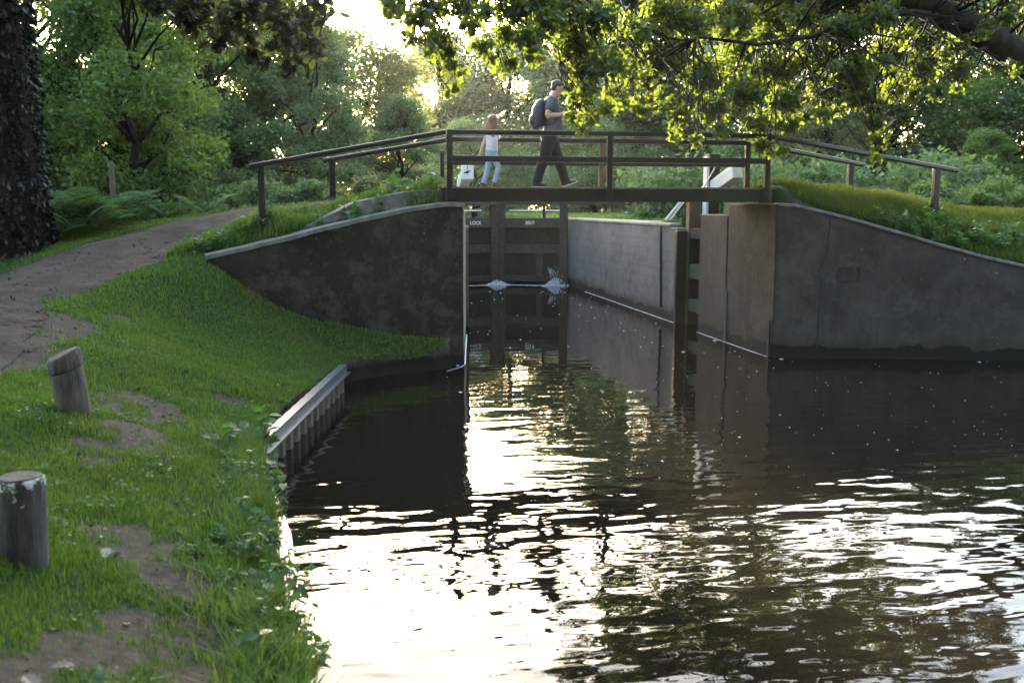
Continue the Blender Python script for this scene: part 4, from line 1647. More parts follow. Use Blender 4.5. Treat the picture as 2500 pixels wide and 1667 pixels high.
for px_, py_, rp in rt:   # loose sprays between the clumps
    for rep in range(3 if rp >= 30 else 1):
        Y = (r4.uniform(12.2, 14.3) if rp < 24 else r4.uniform(11.5, 12.6) if px_ < 1500 else r4.uniform(13.5, 18.5)) if px_ > 1355 else r4.uniform(10.5, 12.3)
        sp = max(rp, 14)
        cl.append((at_Y(px_ + r4.normal() * sp * .75, min(py_ + r4.normal() * sp * .6, py_ + rp * .7), Y), r4.uniform(9, 20) / FPX * Y))
nin = len(cl)
for i in range(46):
    q = r4.uniform(0, 1)
    cl.append((np.array([r4.uniform(5.5, 14), r4.uniform(12, 18), r4.uniform(6.2, 9.2)]), r4.uniform(.35, .6)))
for i in range(36):
    cl.append((np.array([r4.uniform(5.2, 12.5), r4.uniform(17, 20), r4.uniform(6.4, 7.8)]), r4.uniform(.35, .6)))
overhang(mb, cl, roots, r4, .035)
mb.build("trunk", M['bark'], ok, True)
pos = cloud([c for c, _ in cl], [q for _, q in cl], [int((18 + 3600 * q * q) * (.7 if c_[1] < 12.35 and c_[0] < 5 else 1)) for c_, q in cl], r4, .8, .42)
vv, pp = scatter(pos, .095, OAK, r4, .3, .5)
link("crown", np_mesh("crown", vv, pp), M['oak_leaf'], ok)

# ------------------------------------------------------------------ grass
def blades(xy, h, wd, r, lean=.35):
    n = len(xy)
    z = height(xy[:, 0], xy[:, 1])
    a_ = r.random(n) * 6.283
    d = np.stack([np.cos(a_), np.sin(a_)], 1)
    s = np.stack([-d[:, 1], d[:, 0]], 1)
    hh = h * r.uniform(.5, 1.3, n)
    ww = wd * r.uniform(.7, 1.3, n)
    ln = lean * hh * r.uniform(.2, 1.6, n)
    V_ = np.zeros((n, 5, 3))
    V_[:, 0, :2], V_[:, 1, :2] = xy - s * ww[:, None] / 2, xy + s * ww[:, None] / 2
    V_[:, 0, 2] = V_[:, 1, 2] = z - .01
    mid_ = xy + d * (ln * .35)[:, None]
    V_[:, 2, :2], V_[:, 3, :2] = mid_ + s * ww[:, None] * .4, mid_ - s * ww[:, None] * .4
    V_[:, 2, 2] = V_[:, 3, 2] = z + hh * .6
    V_[:, 4, :2] = xy + d * ln[:, None]
    V_[:, 4, 2] = z + hh
    b = np.arange(n) * 5
    return V_.reshape(-1, 3), [np.stack([b, b + 1, b + 2, b + 3], 1), np.stack([b + 3, b + 2, b + 4], 1)]


def sample(n, x0, x1, y0, y1, r, power=1.6):
    x_ = r.uniform(x0, x1, n)
    y_ = r.uniform(y0, y1, n)
    keep = r.random(n) < np.clip((4.0 / np.maximum(np.hypot(x_, y_), 1)) ** power, 0.1, 1)
    x_, y_ = x_[keep], y_[keep]
    p, q = canal(x_, y_)
    k = ~(p | q)
    return np.stack([x_[k], y_[k]], 1)


r5 = np.random.default_rng(31)
xy = sample(1500000, -6.5, 1.8, 2.4, 19, r5, 1.1)
wv = wear(xy[:, 0], xy[:, 1])
rxy = xy - LW0
t_ = rxy @ LWD
d_ = rxy @ LWN
inwall = (t_ > -0.2) & (t_ < LWL + .05) & (d_ > -0.03) & (d_ < 0.36)
slab_ = (t_ > 0) & (t_ < LWL * .66) & (d_ > 0.36) & (d_ < .74)
pw_ = (fbm(xy[:, 0] * 2.2, xy[:, 1] * 2.2, 4) - .5) * .5
onpath = in_poly(xy[:, 0] + pw_, xy[:, 1] - pw_, PATH)
dens = np.clip(1 - (wv - .12) / .5, 0.03, 1)
inwall &= height(xy[:, 0], xy[:, 1]) < ltop(t_) + .01
keep = (r5.random(len(xy)) < dens) & ~inwall & (~onpath | (r5.random(len(xy)) < .012)) & (xy[:, 0] + 0 * xy[:, 1] < 1.75)
xy = xy[keep]
clump = fbm(xy[:, 0] * 3 + 50, xy[:, 1] * 3, 3)
dist = np.hypot(xy[:, 0], xy[:, 1])
h = (.016 + .045 * clump ** 1.5) * (1 + .03 * dist)
p_ = (xy - LW0) @ LWN
tt = (xy - LW0) @ LWD
ramp_strip = (p_ > .3) & (p_ < 1.3) & (tt < LWL + .6) & (tt > -1)
h = np.where(ramp_strip, h * 2.6 + .03, h)
vv, pp = blades(xy, h, .0032 + .0006 * dist, r5)
tag(link("grass", np_mesh("grass", vv, pp), M['grass']), kind="stuff")
# taller rough grass along the water's edge
ed = []
B = np.array(BANK[1:-1])
for a, b in zip(B[:-1], B[1:]):
    L = np.linalg.norm(b - a)
    n = int(L * 1300)
    u_ = r5.random(n)[:, None]
    dd = (b - a) / L
    nn = np.array([-dd[1], dd[0]])
    if nn[0] > 0:
        nn = -nn
    ed.append(a + (b - a) * u_ + nn * (np.abs(r5.normal(size=(n, 1))) * .16 + .005))
ed = np.concatenate(ed)
kk = fbm(ed[:, 0] * 4, ed[:, 1] * 4, 3)
far_pt = (ed[:, 1] > 8.87)
keep = (kk > .42) & (~far_pt | (r5.random(len(ed)) < .45))
ed, kk, far_pt = ed[keep], kk[keep], far_pt[keep]
vv, pp = blades(ed, np.where(far_pt, .05, .07 + .17 * kk), .008, r5, .8)
tag(link("bank_grass", np_mesh("bank_grass", vv, pp), M['grass']), kind="stuff")
# sunlit grass on the right bank
x_ = r5.uniform(7.2, 15, 120000)
y_ = r5.uniform(13.2, 19, 120000)
p, q = canal(x_, y_)
k = (~p) & ~((x_ < 8.3) & (y_ < 18.5) & (y_ > 15.0) & (x_ < 7.45)) & (y_ > np.interp(x_, RW[:, 0], RW[:, 1]) + .3)
xy = np.stack([x_[k], y_[k]], 1)
cc = fbm(xy[:, 0] * 2, xy[:, 1] * 2, 3)
vv, pp = blades(xy, np.where(np.hypot(xy[:, 0] - 8, (xy[:, 1] - 16) * .8) < 2.4, .11, .05) + .12 * cc, .010, r5, .5)
tag(link("sunny_bank_grass", np_mesh("sunny_bank_grass", vv, pp), M['grass_lit']), kind="stuff")
# short lawn beside the lock, and the verge beyond the path
x_ = np.concatenate([r5.uniform(8.1, 24, 60000), r5.uniform(-12, 1.2, 60000)])
y_ = np.concatenate([r5.uniform(20, 62, 60000), r5.uniform(18, 40, 60000)])
vv, pp = blades(np.stack([x_, y_], 1), .09, .035, r5, .5)
tag(link("lockside_grass", np_mesh("lockside_grass", vv, pp), M['grass']), kind="stuff")

# ------------------------------------------------------------------ bankside weeds
def weed_mesh(seed, kind):
    r = np.random.default_rng(seed)
    mb = MB()
    pos, dr, sz = [], [], []
    ns = 5 if kind == 'nettle' else 3
    for s in range(ns):
        a_ = r.random() * 6.283
        top = np.array([math.cos(a_) * r.uniform(.05, .16), math.sin(a_) * r.uniform(.05, .16), r.uniform(.2, .38)])
        base_ = np.array([r.normal() * .05, r.normal() * .05, -.03])
        st = crooked(base_, top, r, 5, .08)
        mb.tube(st, [.005, .0045, .004, .0035, .003, .002], 5)
        for k in range(6 if kind == 'nettle' else 5):
            u_ = .25 + .75 * k / 5
            p = st[min(5, int(u_ * 5))]
            az = k * 1.57 + a_
            for sg in (0, math.pi):
                pos.append(p)
                dr.append((math.cos(az + sg), math.sin(az + sg), -.1 if kind == 'nettle' else .2))
                sz.append((.085 if kind == 'nettle' else .15) * (1.15 - .5 * u_) * r.uniform(.8, 1.2))
    vv, pp = scatter(np.array(pos), np.array(sz), BROAD, r, .8, .25, np.array(dr) * 3)
    b = len(mb.v)
    lm = np_mesh("leaves", vv, pp)
    lm.materials.append(M['nettle'])
    sm_ = bpy.data.meshes.new("stems")
    sm_.from_pydata(mb.v, [], mb.f)
    sm_.materials.append(M['nettle'])
    return sm_, lm


WM = [weed_mesh(1, 'nettle'), weed_mesh(2, 'dock'), weed_mesh(3, 'nettle'), weed_mesh(4, 'dock')]


def weed(i, x_, y_, s, label, group, z=None):
    o = empty("weed", (x_, y_, (gz(x_, y_) if z is None else z)), label, "weed", group)
    for nm, mm in zip(("stems", "leaves"), WM[i % 4]):
        c = bpy.data.objects.new(nm, mm)
        col.objects.link(c)
        c.parent = o
    o.rotation_euler = (0, 0, i * 2.1)
    o.scale = (s, s, s)


r6 = np.random.default_rng(8)
Bp = [(580, 1200, .4), (550, 1130, .4), (640, 1215, .4), (665, 1200, .36), (600, 1200, .42), (565, 1170, .44), (650, 1230, .4), (610, 1280, .42), (690, 1280, .36), (640, 1330, .42), (670, 1350, .4), (600, 1380, .44), (690, 1420, .38), (640, 1450, .42), (720, 1480, .36), (660, 1520, .42), (620, 1560, .45), (700, 1600, .4), (745, 1620, .36), (660, 1640, .44), (560, 1230, .46), (540, 1330, .5), (560, 1450, .5), (770, 1660, .36), (470, 1350, .56)]
for i, (px_, py_, z_) in enumerate(Bp):
    p = at_z(px_, py_ + 12, z_)
    weed(i, p[0], p[1], r6.uniform(.5, .85) * (0.8 if i > 19 else 1), "broad-leaved green weed in the overgrown water's edge at the near bank", "weeds along the near bank edge")
p = at_z(628, 1085, .42)
weed(1, p[0], p[1], 1.35, "large-leaved plant overhanging the near corner of the sheet piling", None)
for i, (px_, py_, z_) in enumerate([(480, 620, 1.95), (505, 612, 1.97), (460, 610, 1.96), (530, 605, 2.0), (490, 640, 1.85), (640, 560, 2.25), (655, 575, 2.2), (610, 572, 2.2), (560, 590, 2.1)]):
    p = at_z(px_, py_, z_)
    q = wall_hit(px_, py_)
    Y = 14.55 + (px_ - 460) / 400
    x_ = X_at(px_, Y)
    weed(i, x_, Y, 1.0, "leafy weed on the grass strip above the left wing wall's low end", "weeds above the left wing wall")
for i, (px_, Y, s) in enumerate([(920, 15.2, 1.2), (860, 15.0, 1.1), (1000, 15.4, 1.2), (1060, 15.5, 1.3), (780, 14.9, 1.0), (960, 15.6, 1.3)]):
    x_ = X_at(px_, Y)
    weed(i, x_, Y, s, "tall weed on the ramp verge behind the left handrail", "weeds on the left ramp verge")
for i, (px_, Y, s) in enumerate([(2200, 14.9, 1.0), (2260, 14.9, 1.1), (2330, 14.9, 1.1), (2400, 14.7, 1.2), (2450, 14.6, 1.3), (2300, 15.3, .9), (2480, 14.9, 1.5), (2150, 15.0, .9)] + [(r6.uniform(2150, 2560), r6.uniform(14.5, 15.4), r6.uniform(.6, 1.1)) for _ in range(26)]):
    x_ = X_at(px_, Y)
    weed(i, x_, Y, s, "leafy weed on the shaded bank above the right wing wall", "weeds above the right wing wall")

# clover and plantain rosettes scattered through the turf
cxy = sample(9000, -5, 1.5, 3, 15, r6, 1.0)
ck = (wear(cxy[:, 0], cxy[:, 1]) < .35) & (fbm(cxy[:, 0] * 1.9 + 7, cxy[:, 1] * 1.9, 3) > .5) & (((cxy - LW0) @ LWN) < -.1)
cxy = cxy[ck]
cxy = (cxy[:, None] + r6.normal(size=(len(cxy), 6, 2)) * .03).reshape(-1, 2)
cp = np.stack([cxy[:, 0], cxy[:, 1], height(cxy[:, 0], cxy[:, 1]) + r6.uniform(.02, .05, len(cxy))], 1)
vv, pp = scatter(cp, .035, BROAD, r6, 1.0, .1)
tag(link("clover", np_mesh("clover", vv, pp), M['nettle']), kind="stuff")

# fallen leaves on the bank
ov, of = OAK
for i, (px_, py_, z_, s, lab) in enumerate([(560, 1598, .5, .13, "pale fallen oak leaf on bare soil near the water, bottom of the photo"), (255, 1368, .72, .14, "pale fallen leaf right of the curled leaf beside the dark post"), (190, 1340, .76, .15, "curled pale fallen leaf beside the dark mooring post"), (150, 1240, .8, .1, "small pale leaf in the grass right of the dark post's top"), (55, 1640, .83, .14, "brown fallen leaf in the bottom left corner"), (120, 1625, .8, .12, "brown curled leaf near the bottom left corner"), (310, 1530, .64, .1, "pale leaf lying on the bare towpath patch"), (440, 1225, .6, .1, "grey leaf in the worn grass between post and water")]):
    p = at_z(px_, py_, z_)
    zg = gz(p[0], p[1])
    me = np_mesh("fallen_leaf", ov * .72 * np.array([s, s, s * 2.2]), [f for f in of])
    o = link("fallen_leaf", me, M['fallen_brown'] if i in (4, 5) else M['dead_leaf'])
    o.location = (p[0], p[1], zg + .02)
    o.rotation_euler = (.15, .1 * i - .3, i * 1.3 + .3)
    tag(o, lab, "fallen leaf", "fallen leaves on the near bank")

# small litter: leaf scraps, twigs and grit on the trodden ground
lx = np.concatenate([r6.uniform(-2.6, -.2, 9000), r6.uniform(-6, -.5, 16000)])
ly = np.concatenate([r6.uniform(3.2, 11, 9000), r6.uniform(8, 16, 16000)])
wl = wear(lx, ly)
k = (wl > .25) & ~canal(lx, ly)[0] & (r6.random(25000) < .2)
lp = np.stack([lx[k], ly[k], height(lx[k], ly[k]) + .012], 1)
vv, pp = scatter(lp, r6.uniform(.012, .04, len(lp)) * (1 + .05 * lp[:, 1]), LEAF2, r6, 1.2, .0)
M['litter'] = leaf_mat("litter", (0.085, 0.07, 0.058), (0.05, 0.04, 0.03), .1, .8, .6)
tag(link("leaf_litter", np_mesh("leaf_litter", vv, pp), M['litter']), kind="stuff")

# ------------------------------------------------------------------ pale waterlines, foam specks and splashes on the water
def ribbon(pts, wd, z=.006):
    mb = MB()
    n = 40
    P_ = limb_pts([(x, y, 0) for x, y in pts], n)
    L_, R_ = [], []
    rr_ = np.random.default_rng(4)
    for i, p in enumerate(P_):
        d = P_[min(i + 1, len(P_) - 1)] - P_[max(i - 1, 0)]
        d = d / np.linalg.norm(d)
        s = np.array([-d[1], d[0], 0])
        w1 = wd * rr_.uniform(.5, 1.2)
        L_.append((p[0] + s[0] * w1, p[1] + s[1] * w1, z))
        R_.append((p[0] - s[0] * w1, p[1] - s[1] * w1, z))
    mb.strip([L_, R_])
    return mb


for pts, wd, lab in (([(7.02, 19.95), (7.02, 24), (7.02, 27.9)], .02, "pale_waterline"), ([(6.96, 15.05), (6.95, 16.9), (6.95, 18.36)], .016, "pale_waterline"), ([(2.33, 18.75), (2.08, 16.9), (1.86, 15.2), (1.77, 14.9), (1.5, 14.55)], .015, "pale_waterline"), ([(2.45, 30.0), (4.8, 30.85), (7.0, 29.95)], .1, "pale_waterline")):
    tag(ribbon(pts, wd).build(lab, M['foam']), kind="stuff")  # thin pale strips laid along the foot of walls and gate
r8 = np.random.default_rng(99)
mb = MB()
npts = 0
while npts < 340:
    px_, py_ = r8.uniform(1090, 2480), 712 + 900 * r8.random() ** 1.7
    if py_ > 1300 and r8.random() < .6:
        continue
    p = at_z(px_, py_, 0)
    if not in_poly(np.array([p[0]]), np.array([p[1]]), POOL)[0] or p[1] > 29:
        continue
    if p[0] > 6.9 and p[1] > 14.8:
        continue
    s = r8.uniform(.3, 1.1) * .0008 * p[1] * (2.2 if r8.random() < .06 else 1)
    a_ = [(p[0] + s * 1.3 * math.cos(k * 1.05), p[1] + s * 1.3 * math.sin(k * 1.05), .004) for k in range(6)]
    mb.add(a_ + [(p[0], p[1], .004 + s * .5)], [(k, (k + 1) % 6, 6) for k in range(6)])
    npts += 1
tag(mb.build("water_specks", M['foam']), kind="stuff")


def splash(cx_, cy_, wd, ht, n, seed, jets):
    """foam mound of fine droplets and thin falling streams"""
    r = np.random.default_rng(seed)
    mb = MB()
    for i in range(n):
        u_ = float(np.clip(r.normal() * .45, -1.1, 1.1))
        z_ = r.random() ** 2 * ht * math.exp(-2.2 * u_ * u_)
        s = r.uniform(.006, .02) * (1 - .5 * z_ / ht)
        mb.ball((cx_ + u_ * wd, cy_ + r.normal() * .07, z_), (s * 1.4, s, s), 6, 4)
    for (dx0, z0, dx1, z1, k, sp) in jets:
        for i in range(k):
            a = np.array([cx_ + dx0 + r.normal() * sp, cy_ + .06 + r.normal() * .02, z0 * r.uniform(.75, 1.05)])
            b = np.array([cx_ + dx1 + r.normal() * sp * 1.6, cy_ - .06 + r.normal() * .04, z1])
            pts = []
            u0, u1 = sorted((r.uniform(0, .5), r.uniform(.4, 1)))
            for q in range(5):
                u_ = u0 + (u1 - u0) * q / 4
                p = a + (b - a) * np.array([u_, u_, u_ * u_])
                pts.append(p + r.normal(size=3) * .004)
            w_ = r.uniform(.0012, .003)
            mb.tube(pts, [w_ * .5, w_, w_ * 1.1, w_, w_ * .4], 5)
    tag(mb.build("water_splash", M['foam'], None, True), kind="stuff")


s1 = at_Y(1358, 690, 30.1)
splash(s1[0], 30.12, .40, .26, 1200, 1, [(-.24, .6, .0, .15, 22, .06), (.12, .62, .05, .15, 16, .07)])
s2 = at_Y(1216, 690, 30.6)
splash(s2[0], 30.75, .36, .17, 520, 2, [])

# ------------------------------------------------------------------ people
def skin_obj(mb, name, mat, parent, vox=.009, it_=4):
    o = mb.build(name, mat, parent, True)
    rm = o.modifiers.new("remesh", 'REMESH')
    rm.mode = 'VOXEL'
    rm.voxel_size = vox
    rm.use_smooth_shade = True
    sm_ = o.modifiers.new("smooth", 'SMOOTH')
    sm_.factor = .5
    sm_.iterations = it_
    return o


def cloth(name, c, rough=.85):
    return simple(name, c, rough, .18, 25, .25)


M['skin'] = simple("skin", (0.50, 0.30, 0.22), .5, .08, 12, .05)
M['hair_dark'] = simple("hair_dark", (0.045, 0.032, 0.025), .5, .3, 60, .4)
M['hair_brown'] = leaf_mat("hair_brown", (0.20, 0.12, 0.065), (0.35, 0.22, 0.10), .25, .4)
M['shirt'] = cloth("shirt", (0.08, 0.084, 0.115))
M['trousers'] = cloth("trousers", (0.012, 0.012, 0.014))
M['pack'] = cloth("pack", (0.018, 0.020, 0.035), .6)
M['shoe'] = cloth("shoe", (0.03, 0.03, 0.032))
M['sole'] = cloth("sole", (0.42, 0.38, 0.35))
M['vest'] = cloth("vest", (0.62, 0.60, 0.66))
M['jeans'] = cloth("jeans", (0.26, 0.34, 0.48))
M['maroon'] = cloth("maroon", (0.12, 0.03, 0.03))


def hand(mb, wrist, d, palm_n, s=1.0, curl=.5):
    """palm, four unequal curled fingers and a thumb from the side of the palm"""
    w_ = Vector(wrist)
    d = Vector(d).normalized()
    n_ = Vector(palm_n).normalized()
    sd = d.cross(n_).normalized()
    mb.tube([w_ - d * .01 * s, w_ + d * .03 * s, w_ + d * .07 * s, w_ + d * .092 * s], [(.02 * s, .024 * s), (.019 * s, .035 * s), (.017 * s, .039 * s), (.012 * s, .036 * s)], 10)
    for k, (off, L) in enumerate(((-.029, .062), (-.010, .074), (.010, .069), (.028, .054))):
        b = w_ + d * .085 * s + sd * off * s
        p1_ = b + (d * math.cos(curl * .5) + n_ * math.sin(curl * .5)) * L * .5 * s
        p2_ = p1_ + (d * math.cos(curl * 1.3) + n_ * math.sin(curl * 1.3)) * L * .5 * s
        mb.tube([b - d * .015 * s, b, p1_, p2_], [.0095 * s, .0095 * s, .0088 * s, .007 * s], 8)
    b = w_ + d * .025 * s - sd * .03 * s
    q = b + (d * .6 - sd * .75 + n_ * .35).normalized() * .04 * s
    mb.tube([b, q, q + (d * .9 - sd * .2 + n_ * .3).normalized() * .032 * s], [.013 * s, .011 * s, .0085 * s], 8)


def face(mb, c, fwd, s=1.0, tilt=0.0):
    """skull, jaw, nose, lips, brow, ears around head centre c, facing fwd"""
    c = Vector(c)
    f = Vector(fwd).normalized()
    l = Vector((0, 0, 1)).cross(f).normalized()
    u_ = f.cross(l).normalized()
    R_ = Matrix((f, l, u_)).transposed()
    P_ = lambda a, b, d: c + f * a * s + l * b * s + u_ * d * s
    mb.ball(P_(-.005, 0, .03), (.098 * s, .077 * s, .092 * s), 16, 12, R_)
    mb.ball(P_(.025, 0, -.035), (.068 * s, .058 * s, .08 * s), 14, 10, R_)
    mb.ball(P_(.065, 0, -.095), (.026 * s, .027 * s, .02 * s), 10, 8, R_)
    mb.tube([P_(.085, 0, .02), P_(.105, 0, -.015), P_(.108, 0, -.03)], [.009 * s, .013 * s, .014 * s], 8)
    mb.ball(P_(.086, 0, -.062), (.012 * s, .024 * s, .009 * s), 10, 6, R_)
    mb.ball(P_(.085, .03, .026), (.012 * s, .022 * s, .008 * s), 8, 6, R_)
    mb.ball(P_(.085, -.03, .026), (.012 * s, .022 * s, .008 * s), 8, 6, R_)
    for sg in (-1, 1):
        mb.ball(P_(-.005, sg * .076, -.012), (.02 * s, .008 * s, .032 * s), 10, 8, R_)
    eyes = [(P_(.084, sg * .03, .006), .009 * s) for sg in (-1, 1)]
    return R_, P_, eyes


FZ = DZ + 0.012
# ---- man, walking right in profile
man_x = at_Y(1345, 455, 15.7)[0]
MO = Vector((man_x, 15.7, FZ))
man = empty("person", MO, "person in grey T-shirt and black trousers striding right, looking down at one hand", "person")


def mp(x, y, z):
    return MO + Vector((x, y, z))


mb = MB()
hc = (0.095, 0, 1.60)
fw = (0.93, 0, -.37)
R_, Pm, eyes = face(mb, mp(*hc), fw, .98)
mb.tube([mp(-.01, 0, 1.38), mp(.015, 0, 1.46), mp(.06, 0, 1.54)], [(.062, .058), (.055, .053), (.055, .052)], 12)
# torso and leg core inside the clothes
mb.tube([mp(-.03, 0, .86), mp(.01, 0, 1.0), mp(0, 0, 1.2), mp(-.01, 0, 1.36), mp(-.01, 0, 1.42)], [(.13, .1), (.14, .11), (.15, .1), (.14, .08), (.08, .05)], 12)
LEGB = [(-.04, -.09, .86), (-.135, -.09, .47), (-.262, -.09, .09)]
LEGF = [(-.02, .09, .86), (.14, .09, .47), (.268, .09, .10)]
for lg in (LEGB, LEGF):
    mb.tube([mp(*p) for p in lg], [.08, .05, .036], 10)
ARMN = [(-.03, -.19, 1.375), (-.118, -.235, 1.135), (.13, -.17, 1.165)]
ARMF = [(-.02, .19, 1.375), (.0, .24, 1.10), (.22, .13, 1.055)]
for ar in (ARMN, ARMF):
    a, b, c = [Vector(q) for q in ar]
    mb.tube([mp(*a), mp(*(a.lerp(b, .5))), mp(*b)], [.056, .051, .044], 12)
    mb.tube([mp(*b), mp(*(b.lerp(c, .3))), mp(*c)], [.045, .046, .028], 12)
hand(mb, mp(.13, -.17, 1.165), (.9, .2, .35), (.1, .3, -1), 1.0, 1.1)
hand(mb, mp(.22, .13, 1.055), (.95, -.2, -.05), (0, -.2, 1), 1.0, .35)
body = skin_obj(mb, "body", M['skin'], man, .0075, 3)
mb = MB()
for p, r_ in eyes:
    mb.ball(p, r_, 8, 6)
mb.build("eyes", M['hair_dark'], body, True)
mb = MB()
mb.ball(Pm(-.018, 0, .043), (.1, .081, .088), 18, 12, R_)
mb.ball(Pm(-.05, 0, -.005), (.055, .07, .07), 14, 10, R_)
skin_obj(mb, "hair", M['hair_dark'], man, .009, 3)
# T-shirt with short sleeves and collar
mb = MB()
mb.tube([mp(-.02, 0, .83), mp(.03, 0, .93), mp(.035, 0, 1.06), mp(.01, 0, 1.2), mp(-.015, 0, 1.33), mp(-.02, 0, 1.405), mp(-.005, 0, 1.445)],
        [(.165, .15), (.17, .155), (.17, .155), (.175, .14), (.18, .125), (.125, .095), (.07, .07)], 18)
for ar, k in ((ARMN, .66), (ARMF, .66)):
    a, b = Vector(ar[0]), Vector(ar[1])
    mb.tube([mp(a.x + .01, a.y * .55, a.z + .0), mp(*a), mp(*(a.lerp(b, k * .5))), mp(*(a.lerp(b, k)))], [.085, .082, .077, .076], 14)
skin_obj(mb, "shirt", M['shirt'], man, .011, 4)
# trousers
mb = MB()
mb.tube([mp(-.025, 0, .90), mp(-.03, 0, .82), mp(-.025, 0, .74)], [(.15, .14), (.165, .15), (.15, .13)], 16)
for lg in (LEGB, LEGF):
    a, b, c = [Vector(q) for q in lg]
    a = a + Vector((0, 0, .0))
    mb.tube([mp(*a), mp(*(a.lerp(b, .45))), mp(*b), mp(*(b.lerp(c, .5))), mp(*c)], [(.105, .125), (.1, .118), (.08, .092), (.07, .08), (.066, .08)], 14)
skin_obj(mb, "trousers", M['trousers'], man, .011, 4)


def shoe(heel, toe, parent, s=1.0, upper=M['shoe'], sole=M['sole']):
    h_, t_ = Vector(heel), Vector(toe)
    d = (t_ - h_).normalized()
    u_ = d.cross(Vector((0, 1, 0)))
    if u_.z < 0:
        u_ = -u_
    L = (t_ - h_).length
    mb = MB()
    q = lambda k, z: h_ + d * L * k + u_ * z * s
    mb.tube([q(0.0, .045), q(.12, .06), q(.35, .055), q(.65, .037), q(.9, .028), q(1.0, .022)], [(.03 * s, .03 * s), (.037 * s, .045 * s), (.04 * s, .042 * s), (.046 * s, .027 * s), (.038 * s, .018 * s), (.02 * s, .01 * s)], 12)
    mb.tube([q(.14, .05), q(.12, .11)], [.042 * s, .042 * s], 10)
    up_ = skin_obj(mb, "shoe", upper, parent, .007, 2)
    mb = MB()
    mb.tube([q(-.03, .012), q(.1, .012), q(.4, .012), q(.7, .012), q(.95, .014), q(1.03, .018)], [(.02 * s, .011 * s), (.037 * s, .012 * s), (.036 * s, .012 * s), (.045 * s, .012 * s), (.033 * s, .012 * s), (.012 * s, .008 * s)], 12)
    mb.build("sole", sole, up_, True)


shoe(mp(-.33, -.09, .0), mp(-.06, -.095, .0), man)
shoe(mp(.225, .09, .005), mp(.475, .095, .10), man)
# backpack (worn, but a thing of its own)
bp = empty("backpack", mp(-.2, 0, .96), "dark navy backpack on the walking man's back", "backpack")
mb = MB()
mb.tube([mp(-.20, 0, .955), mp(-.215, 0, 1.0), mp(-.22, 0, 1.12), mp(-.205, 0, 1.27), mp(-.175, 0, 1.37), mp(-.15, 0, 1.415)], [(.11, .09), (.15, .115), (.16, .12), (.155, .105), (.13, .075), (.07, .03)], 18)
bag = skin_obj(mb, "bag", M['pack'], bp, .012, 3)
mb = MB()
mb.tube([mp(-.31, 0, 1.0), mp(-.325, 0, 1.06), mp(-.32, 0, 1.14), mp(-.30, 0, 1.18)], [(.09, .03), (.11, .045), (.11, .04), (.08, .02)], 14)
skin_obj(mb, "front_pocket", M['pack'], bag, .01, 2)
for sg in (-1, 1):
    mb = MB()
    mb.tube([mp(-.14, sg * .1, 1.38), mp(-.05, sg * .115, 1.465), mp(.07, sg * .115, 1.40), mp(.145, sg * .12, 1.28), mp(.14, sg * .15, 1.14), mp(.0, sg * .165, 1.03), mp(-.14, sg * .13, .98)], [(.022, .008)] * 7, 8)
    mb.build("strap", M['pack'], bp, True)
mb = MB()
mb.tube([mp(-.24, -.1, .96), mp(-.235, -.11, .85), mp(-.20, -.11, .76), mp(-.19, -.11, .72)], .008, 6)
mb.build("strap", M['pack'], bp, True)

# ---- girl following, seen from behind and the side
g_x = at_Y(1203, 455, 15.75)[0]
GO = Vector((g_x, 15.85, FZ))
girl = empty("person", GO, "small person with long fair hair, white top and pale jeans, hand on the rail", "person")


def gp(x, y, z):
    return GO + Vector((x, y, z))


mb = MB()
gf = (.62, .72, -.1)
R_, Pm, eyes = face(mb, gp(.03, .0, 1.055), gf, .86)
mb.tube([gp(.01, 0, .86), gp(.015, 0, .92), gp(.025, 0, .99)], [.045, .036, .036], 10)
mb.tube([gp(-.01, 0, .48), gp(0, 0, .62), gp(0, 0, .78), gp(.005, 0, .87)], [(.07, .085), (.06, .075), (.065, .085), (.045, .06)], 12)
GL1 = [(-.03, .03, .5), (-.065, .03, .3), (-.135, .02, .07)]
GL2 = [(.035, -.03, .5), (.105, -.03, .33), (.04, -.04, .08)]
for lg in (GL1, GL2):
    mb.tube([gp(*p) for p in lg], [.05, .036, .026], 10)
GA1 = [(-.085, .03, .845), (-.155, .0, .67), (-.2, -.01, .55)]
GA2 = [(.08, -.05, .85), (.125, -.1, .80), (.165, .02, .845)]
GA2 = [(.085, -.03, .85), (.12, .1, .80), (.17, .26, .852)]
for ar in (GA1, GA2):
    a, b, c = [Vector(q) for q in ar]
    mb.tube([gp(*a), gp(*(a.lerp(b, .5))), gp(*b)], [.03, .026, .023], 10)
    mb.tube([gp(*b), gp(*(b.lerp(c, .4))), gp(*c)], [.023, .022, .016], 10)
hand(mb, gp(-.2, -.01, .55), (-.25, 0, -1), (1, .2, 0), .66, .4)
hand(mb, gp(.17, .26, .852), (.35, .95, .0), (0, 0, -1), .66, .9)
gbody = skin_obj(mb, "body", M['skin'], girl, .0062, 2)
mb = MB()
for p, r_ in eyes:
    mb.ball(p, r_, 8, 6)
mb.build("eyes", M['hair_dark'], gbody, True)
mb = MB()
mb.ball(Pm(-.018, 0, .04), (.105, .086, .09), 18, 12, R_)
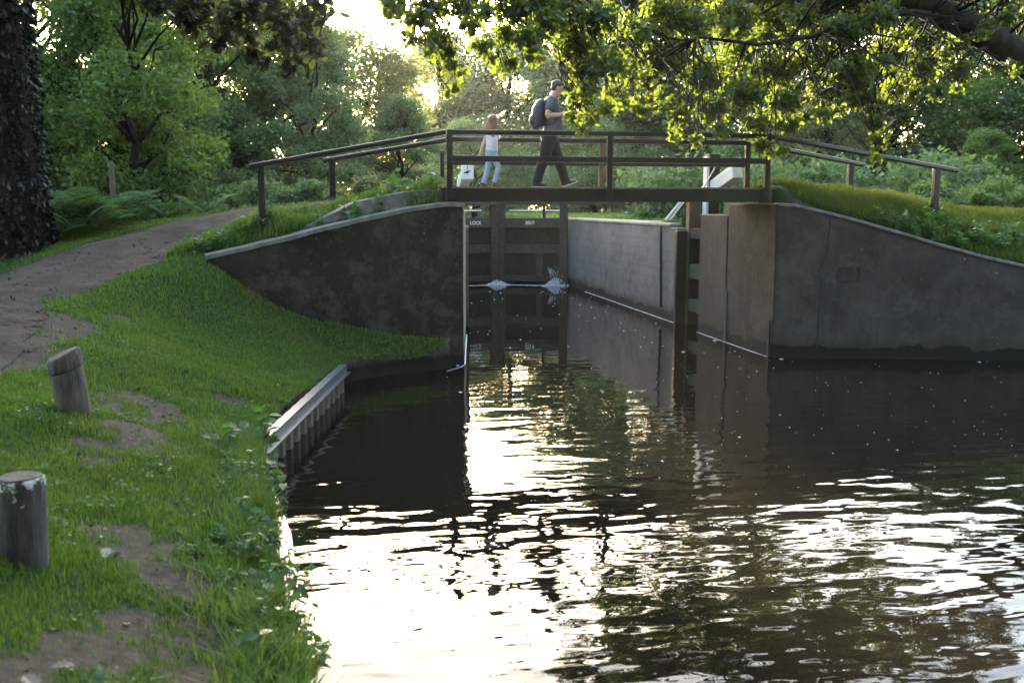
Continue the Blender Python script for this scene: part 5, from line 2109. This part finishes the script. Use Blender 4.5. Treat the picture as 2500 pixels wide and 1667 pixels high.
bk = Vector((-gf[0], -gf[1], 0)).normalized()
sdv = Vector((bk.y, -bk.x, 0))
for k in range(-4, 5):
    o_ = sdv * k * .02 + bk * (.055 - .0016 * k * k)
    L_ = .30 - .008 * abs(k) + .02 * math.sin(k * 2.3)
    h0 = gp(.025, 0, 1.07) + o_
    mb.tube([h0, h0 + bk * .012 + Vector((-.012, 0, -L_ * .35)), h0 + bk * .0 + Vector((-.03, 0, -L_ * .7)), h0 - bk * .005 + Vector((-.045, 0, -L_))], [.024, .026, .021, .007], 8)
skin_obj(mb, "hair", M['hair_brown'], girl, .0075, 2)
mb = MB()
mb.tube([gp(0, 0, .595), gp(.002, 0, .66), gp(.0, 0, .76), gp(.0, 0, .83), gp(.005, 0, .868)], [(.085, .11), (.08, .1), (.082, .1), (.075, .095), (.045, .07)], 14)
skin_obj(mb, "top", M['vest'], girl, .008, 3)
mb = MB()
mb.tube([gp(-.005, 0, .60), gp(-.005, 0, .53), gp(-.005, 0, .47)], [(.082, .1), (.085, .105), (.075, .09)], 14)
for lg in (GL1, GL2):
    a, b, c = [Vector(q) for q in lg]
    mb.tube([gp(*a), gp(*(a.lerp(b, .5))), gp(*b), gp(*(b.lerp(c, .5))), gp(*c)], [.062, .055, .047, .042, .044], 12)
skin_obj(mb, "jeans", M['jeans'], girl, .008, 3)
shoe(gp(-.165, .02, .0), gp(-.01, .03, .0), girl, .62, M['maroon'], M['sole'])
shoe(gp(.01, -.04, .005), gp(.16, -.03, .0), girl, .62, M['maroon'], M['sole'])

# ------------------------------------------------------------------ the misty evening air
mb = MB()
mb.box((-230, -64, -2.2), (230, 250, 24))
hm, t, b, out = new_mat("haze_air")
t.nodes.remove(b)
vol = N(t, "ShaderNodeVolumePrincipled")
vol.inputs["Color"].default_value = (0.95, 0.95, 0.92, 1)
vol.inputs["Density"].default_value = HAZE
vol.inputs["Anisotropy"].default_value = 0.55
t.links.new(vol.outputs[0], out.inputs["Volume"])
tag(mb.build("haze", hm), kind="stuff")
